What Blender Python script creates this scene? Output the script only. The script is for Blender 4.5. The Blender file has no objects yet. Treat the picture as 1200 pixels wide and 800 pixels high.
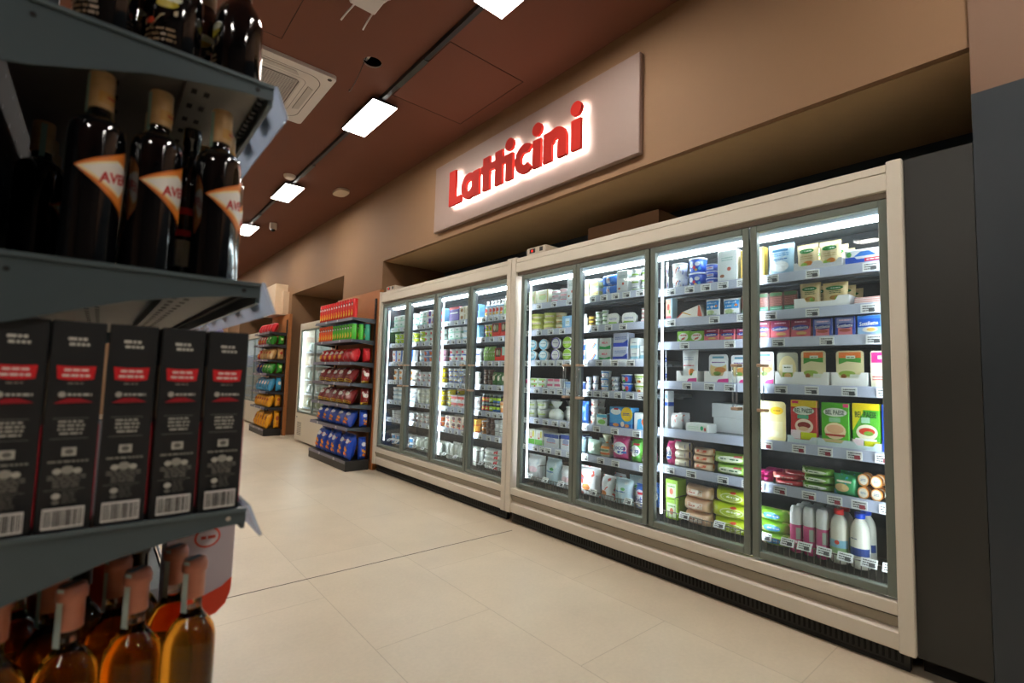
import bpy, math, random
from math import sin, cos, pi, radians
C = bpy.context.scene.collection
SC = bpy.context.scene

# ------------------------------------------------------------------ camera, world, exposure
cam_d = bpy.data.cameras.new('camera'); cam = bpy.data.objects.new('camera', cam_d); C.objects.link(cam)
from mathutils import Matrix, Vector
YAW, PITCH, ROLL, FPX = 0.701321784, 0.072396537, 0.0286406052, 570.490664
fw = Vector((sin(YAW)*cos(PITCH), cos(YAW)*cos(PITCH), sin(PITCH)))
rt = fw.cross(Vector((0, 0, 1))).normalized(); up = rt.cross(fw)
r2 = cos(ROLL)*rt + sin(ROLL)*up; u2 = -sin(ROLL)*rt + cos(ROLL)*up
cam.matrix_world = Matrix(((r2.x, u2.x, -fw.x, 0), (r2.y, u2.y, -fw.y, 0), (r2.z, u2.z, -fw.z, 1.15), (0, 0, 0, 1)))
cam_d.sensor_width = 36; cam_d.lens = FPX/1200*36; cam_d.clip_start = 0.02; cam_d.clip_end = 60
cam_d.dof.use_dof = True; cam_d.dof.focus_distance = 3.4; cam_d.dof.aperture_fstop = 2.8
SC.camera = cam
SC.view_settings.view_transform = 'Standard'; SC.view_settings.look = 'None'
SC.view_settings.exposure = 0.0; SC.view_settings.gamma = 1.0
SC.view_settings.use_curve_mapping = False
LAMP_POWER = 76.0      # emission of the ceiling panels
LED_POWER = 44.0       # emission of the strips inside the coolers
SIGN_POWER = 34.0       # emission behind the sign letters
w = bpy.data.worlds.new('world'); SC.world = w; w.use_nodes = True
w.node_tree.nodes['Background'].inputs[0].default_value = (1.0, 0.86, 0.72, 1)
w.node_tree.nodes['Background'].inputs[1].default_value = 0.05
try:
    SC.cycles.use_denoising = True
    SC.cycles.max_bounces = 8; SC.cycles.diffuse_bounces = 4; SC.cycles.glossy_bounces = 4
    SC.cycles.transparent_max_bounces = 12; SC.cycles.transmission_bounces = 8
    SC.cycles.caustics_reflective = False; SC.cycles.caustics_refractive = False
    SC.cycles.sample_clamp_indirect = 6
except Exception:
    pass

# ------------------------------------------------------------------ materials
def lin(h):
    h = h.lstrip('#'); o = []
    for i in (0, 2, 4):
        c = int(h[i:i+2], 16)/255
        o.append(c/12.92 if c <= 0.04045 else ((c+0.055)/1.055)**2.4)
    return (*o, 1)
_m = {}
def M(col, rough=0.45, metal=0.0, mott=0.06, scale=9.0, coat=0.0, bump=0.0):
    """plain procedural surface: colour with a faint noise mottling"""
    k = (col, rough, metal, mott, scale, coat, bump)
    if k in _m: return _m[k]
    m = bpy.data.materials.new('surface_'+col.strip('#')); m.use_nodes = True; nt = m.node_tree
    b = nt.nodes['Principled BSDF']; c = lin(col)
    b.inputs['Roughness'].default_value = rough; b.inputs['Metallic'].default_value = metal
    if coat: b.inputs['Coat Weight'].default_value = coat; b.inputs['Coat Roughness'].default_value = 0.08
    tc = nt.nodes.new('ShaderNodeTexCoord'); n = nt.nodes.new('ShaderNodeTexNoise')
    n.inputs['Scale'].default_value = scale; n.inputs['Detail'].default_value = 4
    nt.links.new(tc.outputs['Object'], n.inputs['Vector'])
    mx = nt.nodes.new('ShaderNodeMix'); mx.data_type = 'RGBA'
    mx.inputs[6].default_value = tuple(x*(1-mott) for x in c[:3])+(1,)
    mx.inputs[7].default_value = tuple(min(1, x*(1+mott)) for x in c[:3])+(1,)
    nt.links.new(n.outputs['Fac'], mx.inputs[0]); nt.links.new(mx.outputs[2], b.inputs['Base Color'])
    if bump:
        bp = nt.nodes.new('ShaderNodeBump'); bp.inputs['Strength'].default_value = bump; bp.inputs['Distance'].default_value = 0.01
        nt.links.new(n.outputs['Fac'], bp.inputs['Height']); nt.links.new(bp.outputs['Normal'], b.inputs['Normal'])
    _m[k] = m; return m
def PR(base, a1, a2, scale=22.0, t1=0.56, t2=0.66, rough=0.3):
    """printed film: base colour broken by two accent inks"""
    k = ('pr', base, a1, a2, scale, t1, t2)
    if k in _m: return _m[k]
    m = bpy.data.materials.new('printed_film_'+base.strip('#')); m.use_nodes = True; nt = m.node_tree
    b = nt.nodes['Principled BSDF']; b.inputs['Roughness'].default_value = rough
    b.inputs['Coat Weight'].default_value = 0.4; b.inputs['Coat Roughness'].default_value = 0.15
    tc = nt.nodes.new('ShaderNodeTexCoord'); n = nt.nodes.new('ShaderNodeTexNoise')
    n.inputs['Scale'].default_value = scale; n.inputs['Detail'].default_value = 2; n.inputs['Distortion'].default_value = 0.8
    nt.links.new(tc.outputs['Object'], n.inputs['Vector'])
    r = nt.nodes.new('ShaderNodeValToRGB'); r.color_ramp.interpolation = 'CONSTANT'
    e = r.color_ramp.elements; e[0].position = 0; e[0].color = lin(base); e[1].position = t1; e[1].color = lin(a1)
    x = e.new(t2); x.color = lin(a2)
    nt.links.new(n.outputs['Fac'], r.inputs[0]); nt.links.new(r.outputs[0], b.inputs['Base Color'])
    _m[k] = m; return m
def EM(col, s):
    k = ('em', col, s)
    if k in _m: return _m[k]
    m = bpy.data.materials.new('light_source'); m.use_nodes = True; nt = m.node_tree
    for n in list(nt.nodes): nt.nodes.remove(n)
    o = nt.nodes.new('ShaderNodeOutputMaterial'); e = nt.nodes.new('ShaderNodeEmission')
    e.inputs[0].default_value = lin(col); e.inputs[1].default_value = s
    nt.links.new(e.outputs[0], o.inputs[0]); _m[k] = m; return m
def clear_sheet(name, tint, gloss=0.0, rough=0.02, ior=1.45, milk=0.0, milkcol='#ffffff', through=False):
    """thin clear sheet: straight through, with a fresnel reflection and an optional milky film"""
    if name in _m: return _m[name]
    m = bpy.data.materials.new(name); m.use_nodes = True; nt = m.node_tree
    for n in list(nt.nodes): nt.nodes.remove(n)
    o = nt.nodes.new('ShaderNodeOutputMaterial'); t = nt.nodes.new('ShaderNodeBsdfTransparent'); t.inputs[0].default_value = lin(tint)
    g = nt.nodes.new('ShaderNodeBsdfGlossy'); g.inputs['Roughness'].default_value = rough
    f = nt.nodes.new('ShaderNodeFresnel'); geo = nt.nodes.new('ShaderNodeNewGeometry'); ir = nt.nodes.new('ShaderNodeMapRange')
    ir.inputs[3].default_value = ior; ir.inputs[4].default_value = 1/ior      # same reflectance on both faces of the thin pane
    nt.links.new(geo.outputs['Backfacing'], ir.inputs[0]); nt.links.new(ir.outputs[0], f.inputs[0])
    mx = nt.nodes.new('ShaderNodeMixShader'); nt.links.new(f.outputs[0], mx.inputs[0])
    if milk:
        d = nt.nodes.new('ShaderNodeBsdfTranslucent' if through else 'ShaderNodeBsdfDiffuse'); d.inputs[0].default_value = lin(milkcol)
        m2 = nt.nodes.new('ShaderNodeMixShader'); m2.inputs[0].default_value = milk
        nt.links.new(t.outputs[0], m2.inputs[1]); nt.links.new(d.outputs[0], m2.inputs[2]); nt.links.new(m2.outputs[0], mx.inputs[1])
    else: nt.links.new(t.outputs[0], mx.inputs[1])
    nt.links.new(g.outputs[0], mx.inputs[2]); nt.links.new(mx.outputs[0], o.inputs[0])
    _m[name] = m; return m
def bottle_glass(name, col, rough=0.02):
    if name in _m: return _m[name]
    m = bpy.data.materials.new(name); m.use_nodes = True; b = m.node_tree.nodes['Principled BSDF']
    b.inputs['Base Color'].default_value = lin(col); b.inputs['Roughness'].default_value = rough
    b.inputs['Transmission Weight'].default_value = 1.0; b.inputs['IOR'].default_value = 1.36
    _m[name] = m; return m
def floor_mat():
    m = bpy.data.materials.new('beige_stone_tiles'); m.use_nodes = True; nt = m.node_tree; N = nt.nodes.new; L = nt.links.new
    b = nt.nodes['Principled BSDF']; b.inputs['Roughness'].default_value = 0.36
    tc = N('ShaderNodeTexCoord'); mp = N('ShaderNodeMapping'); L(tc.outputs['Object'], mp.inputs[0])
    mp.inputs['Rotation'].default_value = (0, 0, radians(90)); mp.inputs['Location'].default_value = (-2.84, 0.24+0.6, 0)
    br = N('ShaderNodeTexBrick'); br.offset = 0.5; br.offset_frequency = 2
    br.inputs['Scale'].default_value = 1; br.inputs['Brick Width'].default_value = 1.2; br.inputs['Row Height'].default_value = 0.6
    br.inputs['Mortar Size'].default_value = 0.0022; br.inputs['Mortar Smooth'].default_value = 0.1; br.inputs['Bias'].default_value = 0
    br.inputs['Color1'].default_value = lin('#d3c5ae'); br.inputs['Color2'].default_value = lin('#cfc0a8'); br.inputs['Mortar'].default_value = lin('#bdae97')
    L(mp.outputs[0], br.inputs['Vector'])
    n1 = N('ShaderNodeTexNoise'); n1.inputs['Scale'].default_value = 2.2; n1.inputs['Detail'].default_value = 8; n1.inputs['Roughness'].default_value = 0.6
    L(tc.outputs['Object'], n1.inputs['Vector'])
    n2 = N('ShaderNodeTexNoise'); n2.inputs['Scale'].default_value = 60; n2.inputs['Detail'].default_value = 6; L(tc.outputs['Object'], n2.inputs['Vector'])
    r1 = N('ShaderNodeMapRange'); r1.inputs[1].default_value = .3; r1.inputs[2].default_value = .7; r1.inputs[3].default_value = .93; r1.inputs[4].default_value = 1.05
    L(n1.outputs[0], r1.inputs[0])
    r2_ = N('ShaderNodeMapRange'); r2_.inputs[1].default_value = .3; r2_.inputs[2].default_value = .7; r2_.inputs[3].default_value = .97; r2_.inputs[4].default_value = 1.03
    L(n2.outputs[0], r2_.inputs[0])
    mu = N('ShaderNodeMath'); mu.operation = 'MULTIPLY'; L(r1.outputs[0], mu.inputs[0]); L(r2_.outputs[0], mu.inputs[1])
    vm = N('ShaderNodeVectorMath'); vm.operation = 'SCALE'; L(br.outputs['Color'], vm.inputs[0]); L(mu.outputs[0], vm.inputs[3])
    L(vm.outputs[0], b.inputs['Base Color'])
    return m

# ------------------------------------------------------------------ mesh builder
class MB:
    def __init__(s): s.v = []; s.f = []; s.mi = []; s.sm = []; s.mats = []
    def mat(s, m):
        if m not in s.mats: s.mats.append(m)
        return s.mats.index(m)
    def add(s, vs, fs, m, smooth=False):
        o = len(s.v); s.v += [tuple(p) for p in vs]; k = s.mat(m)
        for f in fs: s.f.append(tuple(i+o for i in f)); s.mi.append(k); s.sm.append(smooth)
        return s
    def box(s, x0, y0, z0, x1, y1, z1, m):
        x0, x1 = min(x0, x1), max(x0, x1); y0, y1 = min(y0, y1), max(y0, y1); z0, z1 = min(z0, z1), max(z0, z1)
        return s.add([(x0,y0,z0),(x1,y0,z0),(x1,y1,z0),(x0,y1,z0),(x0,y0,z1),(x1,y0,z1),(x1,y1,z1),(x0,y1,z1)],
                     [(0,3,2,1),(4,5,6,7),(0,1,5,4),(1,2,6,5),(2,3,7,6),(3,0,4,7)], m)
    def bbox(s, x0, y0, z0, x1, y1, z1, m, c=0.004):
        """box with chamfered edges"""
        x0, x1 = min(x0, x1), max(x0, x1); y0, y1 = min(y0, y1), max(y0, y1); z0, z1 = min(z0, z1), max(z0, z1)
        c = min(c, (x1-x0)*.3, (y1-y0)*.3, (z1-z0)*.3)
        vs = []; P = {}
        for i, (x, sx) in enumerate(((x0, 1), (x1, -1))):
            for j, (y, sy) in enumerate(((y0, 1), (y1, -1))):
                for k, (z, sz) in enumerate(((z0, 1), (z1, -1))):
                    P[i,j,k,0] = len(vs); vs.append((x, y+sy*c, z+sz*c))
                    P[i,j,k,1] = len(vs); vs.append((x+sx*c, y, z+sz*c))
                    P[i,j,k,2] = len(vs); vs.append((x+sx*c, y+sy*c, z))
        fs = []
        for i in (0, 1): q = [P[i,0,0,0], P[i,0,1,0], P[i,1,1,0], P[i,1,0,0]]; fs.append(q if i == 0 else q[::-1])
        for j in (0, 1): q = [P[0,j,0,1], P[1,j,0,1], P[1,j,1,1], P[0,j,1,1]]; fs.append(q if j == 0 else q[::-1])
        for k in (0, 1): q = [P[0,0,k,2], P[0,1,k,2], P[1,1,k,2], P[1,0,k,2]]; fs.append(q if k == 0 else q[::-1])
        for j in (0, 1):
            for k in (0, 1): q = [P[0,j,k,1], P[1,j,k,1], P[1,j,k,2], P[0,j,k,2]]; fs.append(q if (j+k) % 2 else q[::-1])
        for i in (0, 1):
            for k in (0, 1): q = [P[i,0,k,0], P[i,1,k,0], P[i,1,k,2], P[i,0,k,2]]; fs.append(q[::-1] if (i+k) % 2 else q)
        for i in (0, 1):
            for j in (0, 1): q = [P[i,j,0,0], P[i,j,1,0], P[i,j,1,1], P[i,j,0,1]]; fs.append(q if (i+j) % 2 else q[::-1])
        for i in (0, 1):
            for j in (0, 1):
                for k in (0, 1): q = [P[i,j,k,0], P[i,j,k,1], P[i,j,k,2]]; fs.append(q if (i+j+k) % 2 == 0 else q[::-1])
        return s.add(vs, fs, m)
    def lathe(s, prof, m, n=20, cx=0, cy=0, smooth=True, sx=1, sy=1, cap=True):
        vs = []; fs = []; k = len(prof)
        for r, z in prof:
            for i in range(n):
                a = 2*pi*i/n; vs.append((cx+r*sx*cos(a), cy+r*sy*sin(a), z))
        for j in range(k-1):
            for i in range(n): i2 = (i+1) % n; fs.append((j*n+i, j*n+i2, (j+1)*n+i2, (j+1)*n+i))
        s.add(vs, fs, m, smooth)
        if cap:
            s.add(vs[:n], [tuple(range(n))[::-1]], m); s.add(vs[-n:], [tuple(range(n))], m)
        return s
    def prism(s, poly, axis, a0, a1, m, smooth=False):
        """closed polygon (2-D) extruded along axis; poly coords are the other two axes in order"""
        def P(p, a):
            return {'x': (a, p[0], p[1]), 'y': (p[0], a, p[1]), 'z': (p[0], p[1], a)}[axis]
        n = len(poly); vs = [P(p, a0) for p in poly]+[P(p, a1) for p in poly]
        fs = [tuple(range(n))[::-1], tuple(range(n, 2*n))]
        s.add(vs, fs, m)
        s.add(vs, [(i, (i+1) % n, n+(i+1) % n, n+i) for i in range(n)], m, smooth)
        return s
    def tube(s, pts, r, m, n=8):
        vs = []; fs = []; pts = [Vector(p) for p in pts]
        for j, p in enumerate(pts):
            d = (pts[min(j+1, len(pts)-1)]-pts[max(j-1, 0)]).normalized()
            a = d.cross(Vector((0, 0, 1)));
            if a.length < .01: a = d.cross(Vector((1, 0, 0)))
            a.normalize(); b = d.cross(a)
            for i in range(n): t = 2*pi*i/n; vs.append(p+a*r*cos(t)+b*r*sin(t))
        for j in range(len(pts)-1):
            for i in range(n): fs.append((j*n+i, j*n+(i+1) % n, (j+1)*n+(i+1) % n, (j+1)*n+i))
        fs.append(tuple(range(n))[::-1]); fs.append(tuple(range(len(vs)-n, len(vs))))
        return s.add(vs, fs, m, True)
    def disc(s, c, r, axis, m, n=20, ry=None):
        ry = ry or r; vs = []
        for i in range(n):
            a = 2*pi*i/n; p, q = r*cos(a), ry*sin(a)
            vs.append({'z': (c[0]+p, c[1]+q, c[2]), 'y': (c[0]+p, c[1], c[2]+q), 'x': (c[0], c[1]+p, c[2]+q)}[axis])
        return s.add(vs, [tuple(range(n))], m)
    def mesh(s, name):
        me = bpy.data.meshes.new(name); me.from_pydata(s.v, [], s.f)
        for m in s.mats: me.materials.append(m)
        me.polygons.foreach_set('material_index', s.mi); me.polygons.foreach_set('use_smooth', s.sm); me.update()
        return me
    def build(s, name, parent=None, loc=(0, 0, 0), rz=0.0):
        o = bpy.data.objects.new(name, s.mesh(name)); C.objects.link(o); o.location = loc; o.rotation_euler = (0, 0, rz)
        if parent is not None: o.parent = parent
        return o
def struct(name, mb): o = mb.build(name); o['kind'] = 'structure'; return o
def tag(o, label, cat, group=None):
    n = len(label.split()); assert 4 <= n <= 16, (n, label)
    o['label'] = label; o['category'] = cat
    if group: o['group'] = group
    return o
def empty(name, loc=(0, 0, 0), rz=0.0):
    o = bpy.data.objects.new(name, None); C.objects.link(o); o.location = loc; o.rotation_euler = (0, 0, rz); return o
def settle(o, zs, xmax=None):
    """lower or lift a tilted thing until its lowest point rests on zs; keep its back in front of xmax"""
    R_ = o.rotation_euler.to_matrix(); P = [R_ @ v.co for v in o.data.vertices]
    o.location.z = zs+.001-min(p.z for p in P)
    if xmax is not None and o.location.x+max(p.x for p in P) > xmax: o.location.x = xmax-max(p.x for p in P)
def dup(root, loc, rot=None):
    r = root.copy(); C.objects.link(r); r.location = loc
    if rot is not None: r.rotation_euler = rot
    for ch in root.children:
        c = ch.copy(); C.objects.link(c); c.parent = r
        for g in ch.children:
            d = g.copy(); C.objects.link(d); d.parent = c
    return r
_t = {}
def text_polys(s, off=0.02):
    """outline text as flat polygons, height of a capital = 1, centred on x"""
    if (s, off) in _t: return _t[s, off]
    cu = bpy.data.curves.new('lettering', 'FONT'); cu.body = s; cu.size = 1; cu.offset = off; cu.resolution_u = 2
    o = bpy.data.objects.new('lettering', cu); me = bpy.data.meshes.new_from_object(o)
    vs = [(p.co.x, p.co.y) for p in me.vertices]; fs = [tuple(p.vertices) for p in me.polygons]
    bpy.data.objects.remove(o); bpy.data.curves.remove(cu); bpy.data.meshes.remove(me)
    if vs:
        x0 = min(v[0] for v in vs); x1 = max(v[0] for v in vs); k = 1/0.7
        vs = [((x-(x0+x1)/2)*k, y*k) for x, y in vs]; W = (x1-x0)*k
    else: W = 1
    _t[s, off] = (vs, fs, W); return _t[s, off]

# ---- decoration laid on a surface given by fmap(x, z, off) -> point; x, z in metres on the front
def deco(mb, spec, fmap, W, H):
    for i, d in enumerate(spec):
        off = 0.0006+0.0004*i; k = d[0]
        if k == 'r':
            _, u0, v0, u1, v1, c = d; nx = max(1, int(abs(u1-u0)*8)); nz = max(1, int(abs(v1-v0)*6)); vs = []
            for b in range(nz+1):
                for a in range(nx+1): vs.append(fmap((u0+(u1-u0)*a/nx)*W, (v0+(v1-v0)*b/nz)*H, off))
            mb.add(vs, [(b*(nx+1)+a, b*(nx+1)+a+1, (b+1)*(nx+1)+a+1, (b+1)*(nx+1)+a) for b in range(nz) for a in range(nx)], M(c, .4))
        elif k == 'o':
            _, cu, cv, ru, rv, c = d; n = 18; vs = [fmap(cu*W, cv*H, off)]
            for q in (.5, 1):
                for a in range(n): vs.append(fmap((cu+ru*q*cos(2*pi*a/n))*W, (cv+rv*q*sin(2*pi*a/n))*H, off))
            fs = [(0, 1+a, 1+(a+1) % n) for a in range(n)]+[(1+a, 1+n+a, 1+n+(a+1) % n, 1+(a+1) % n) for a in range(n)]
            mb.add(vs, fs, M(c, .4))
        elif k == 'p':
            _, pts, c = d; mb.add([fmap(u*W, v*H, off) for u, v in pts], [tuple(range(len(pts)))], M(c, .4))
        elif k == 'l':      # lines of small print
            _, u0, v0, u1, v1, n, c = d; rr = random.Random(int(u0*100+v0*1000))
            for j in range(n):
                va = v0+(v1-v0)*(j+.25)/n; vb = v0+(v1-v0)*(j+.72)/n; u = u0
                while u < u1-.02:
                    e = min(u1, u+rr.uniform(.05, .16))
                    mb.add([fmap(u*W, va*H, off), fmap(e*W, va*H, off), fmap(e*W, vb*H, off), fmap(u*W, vb*H, off)], [(0, 1, 2, 3)], M(c, .4))
                    u = e+.025
        elif k == 'b':      # bar code
            _, u0, v0, u1, v1 = d; rr = random.Random(5); u = u0
            mb.add([fmap(a*W, b*H, off) for a, b in ((u0-.03, v0-.01), (u1+.03, v0-.01), (u1+.03, v1+.01), (u0-.03, v1+.01))], [(0, 1, 2, 3)], M('#d8d8d6', .5))
            while u < u1:
                e = min(u1, u+rr.uniform(.008, .03))
                mb.add([fmap(a*W, b*H, off+.0004) for a, b in ((u, v0), (e, v0), (e, v1), (u, v1))], [(0, 1, 2, 3)], M('#2a2a2c', .5)); u = e+rr.uniform(.008, .025)
        elif k == 't':
            _, s, cu, cv, hv, c = d[:6]; sl = d[6] if len(d) > 6 else 0; mw = d[7] if len(d) > 7 else None
            vs, fs, tw = text_polys(s); hh = hv*H; kx = hh
            if mw and tw*hh > mw*W: kx = mw*W/tw
            mb.add([fmap(cu*W+x*kx+y*hh*sl*0, cv*H+(y-.5)*hh+x*kx*sl, off+.0004) for x, y in vs], fs, M(c, .4))

# ------------------------------------------------------------------ the room
WX = 2.60; CZ = 3.52; SZ = 2.535
wallm = M('#89684a', .75, mott=.04, scale=3); darkw = M('#2c3d4a', .5, mott=.05, scale=3)
ceilm = M('#6c402e', .8, mott=.05, scale=2)
mb = MB(); mb.add([(-5, -4, 0), (4.2, -4, 0), (4.2, 16, 0), (-5, 16, 0)], [(0, 1, 2, 3)], floor_mat())
mb.add([(-5, -4, -.1), (4.2, -4, -.1), (4.2, 16, -.1), (-5, 16, -.1)], [(3, 2, 1, 0)], M('#77705f')); struct('floor', mb)
mb = MB(); mb.box(-.9, 2.836, .0003, 2.45, 2.842, .0012, M('#4c4238', .8)); struct('trim_1', mb)       # dark expansion joint in the floor
# ceiling with the round hole cut out of it
mb = MB(); hx, hy, hr = 1.44, 3.455, .068; n = 32
def cside(x0, y0, x1, y1): mb.box(x0, y0, CZ, x1, y1, CZ+.06, ceilm)
cside(-5, -4, 4.2, hy-.2); cside(-5, hy+.2, 4.2, 16); cside(-5, hy-.2, hx-.2, hy+.2); cside(hx+.2, hy-.2, 4.2, hy+.2)
def sqp(a):
    c, s = cos(a), sin(a); k = .2/max(abs(c), abs(s)); return (hx+c*k, hy+s*k)
A = [(hx+hr*cos(2*pi*i/n), hy+hr*sin(2*pi*i/n)) for i in range(n)]; B = [sqp(2*pi*i/n) for i in range(n)]
vs = [(x, y, CZ) for x, y in A]+[(x, y, CZ) for x, y in B]+[(x, y, CZ+.012) for x, y in A]
mb.add(vs, [(i, (i+1) % n, n+(i+1) % n, n+i) for i in range(n)], ceilm); mb.add(vs, [(i, 2*n+i, 2*n+(i+1) % n, (i+1) % n) for i in range(n)], M('#c9bfb4'))
dk_ = M('#0c0b0b', .9); mb.box(hx-.2, hy-.2, CZ+.3, hx+.2, hy+.2, CZ+.31, dk_)
for a, b, c, d in ((-.21, -.2, -.2, .2), (.2, -.2, .21, .2), (-.2, -.21, .2, -.2), (-.2, .2, .2, .21)): mb.box(hx+a, hy+b, CZ+.0125, hx+c, hy+d, CZ+.3, dk_)  # dark box added above the hole to block leaking light
struct('ceiling', mb)
# right wall: band above the coolers, columns between the recesses, recess sides and backs
mb = MB(); mb.box(WX, .26, SZ, 4.1, 15, CZ, wallm); struct('wall_right', mb)
mb = MB(); mb.box(2.64, .262, SZ-.003, 3.498, 5.598, SZ-.0002, M('#b89c74', .75)); struct('wall_recess_soffit', mb)
mb = MB()
mb.box(WX, 5.6, 0, 3.6, 6.86, SZ, wallm); mb.box(WX, 9.32, 0, 3.6, 10.36, SZ, wallm); mb.box(WX, 13.6, 0, 3.6, 15, SZ, wallm)
struct('wall_right_columns', mb)
mb = MB(); mb.box(3.5, .26, 0, 3.6, 5.6, SZ, darkw); mb.box(3.5, 6.86, 0, 3.6, 13.6, SZ, M('#6f5a45', .8)); struct('wall_recess', mb)
mb = MB(); mb.box(2.585, -4, 2.322, 4.1, .26, CZ, M('#7c5f4c', .75, mott=.04, scale=3)); struct('wall_pillar', mb)
mb = MB(); mb.box(2.572, -4, 0, 4.1, .2595, 2.322, M('#2a3238', .4, mott=.06, scale=2)); struct('wall_cladding', mb)
mb = MB(); mb.box(-5, 15, 0, 4.1, 15.1, CZ, M('#a98768', .8)); struct('wall_far', mb)
mb = MB(); mb.box(-5.1, -4, 0, -5, 15, CZ, M('#5a4635', .8)); struct('wall_left', mb)
mb = MB(); mb.box(-5, -4.1, 0, 4.1, -4, CZ, M('#3a2e26', .8)); struct('wall_back', mb)
# hatches: fine gap outlines set in the ceiling
def hatch(name, x0, y0, x1, y1):
    mb = MB(); g = M('#3a2119', .9); t = .004
    mb.box(x0+.006, y0+.006, CZ-.002, x1-.006, y1-.006, CZ, ceilm)
    for a, b, c, d in ((x0, y0, x1, y0+t), (x0, y1-t, x1, y1), (x0, y0, x0+t, y1), (x1-t, y0, x1, y1)): mb.box(a, b, CZ-.003, c, d, CZ, g)
    struct(name, mb)
hatch('trim_2', 1.75, 2.85, 2.45, 3.75); hatch('trim_3', .3, 3.05, .84, 3.65)
# dark filler panel between the right cooler and the cladding
mb = MB(); mb.box(2.572, .2615, .08, 3.49, .478, 2.125, M('#2b2c29', .4, mott=.05, scale=2)); mb.box(2.66, .262, 0, 3.49, .477, .08, M('#0b0b0b', .8)); struct('wall_filler', mb)
# painted beam at the back of the recess, above the coolers
mb = MB(); mb.box(3.0, 1.955, 2.14, 3.495, 2.62, 2.387, M('#8a684c', .8)); struct('wall_duct', mb)

# ------------------------------------------------------------------ product shapes (local: x right, y into the shelf, z up; front at y=0)
def s_carton(w, h, d, base, spec, top=None, c=.003):
    mb = MB(); w2 = w/2; mb.bbox(-w2, 0, 0, w2, d, h, M(base, .4), c)
    deco(mb, spec, lambda x, z, o: (x, -o, z), w-.004, h)
    # side facing right repeats the bands
    sd = [q for q in spec if q[0] == 'r' and q[1] <= -.5 and q[3] >= .5]
    if sd:
        i = [spec.index(q) for q in sd]
        for q in sd: mb.add([(w2+.0005, .003, q[2]*h), (w2+.0005, d-.003, q[2]*h), (w2+.0005, d-.003, q[4]*h), (w2+.0005, .003, q[4]*h)], [(0, 1, 2, 3)], M(q[5], .4))
    return [('body', mb)]
def s_tub(w, h, d, base, spec, lid='#f2f2f2', taper=.86, n=22):
    r = w/2-.001; rb = r*taper; lz = h*.86
    mb = MB(); mb.lathe([(rb*.9, 0), (rb, h*.03), (r*.97, lz), (r*.97, lz)], M(base, .35), n, 0, r)
    def fm(x, z, o):
        rr = rb+(r*.97-rb)*min(1, z/lz)+o; a = x/r; return (rr*sin(a), r-rr*cos(a), z)
    deco(mb, spec, fm, w*1.05, lz)
    l = MB(); l.lathe([(r*.98, lz), (r*1.0, lz+.001), (r*1.0, h*.97), (r*.9, h*.975), (r*.88, h*.955)], M(lid, .35), n, 0, r)
    return [('body', mb), ('lid', l)]
def s_cup(w, h, d, base, spec, lid='#e8ecf0', taper=.78):
    return s_tub(w, h, d, base, spec, lid, taper, 14)
def s_disc(w, h, d, base, spec, rim='#f4f4f4'):
    """round flat tub standing on its edge, lid to the front"""
    mb = MB(); n = 24; rx, rz = w/2-.001, h/2-.0005
    def ring(k, y): return [(rx*k*cos(2*pi*i/n), y, rz+rz*k*sin(2*pi*i/n)) for i in range(n)]
    rs = [ring(.93, 0), ring(1, .004), ring(1, .012), ring(.9, .013), ring(.82, d)]
    vs = sum(rs, []); fs = [(j*n+i, j*n+(i+1) % n, (j+1)*n+(i+1) % n, (j+1)*n+i) for j in range(len(rs)-1) for i in range(n)]
    mb.add(vs, fs, M(rim, .35), True); mb.add(rs[0], [tuple(range(n))[::-1]], M(base, .4)); mb.add(rs[-1], [tuple(range(n))], M(rim, .4))
    deco(mb, spec, lambda x, z, o: (x, -o, z), w, h)
    return [('body', mb)]
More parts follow.
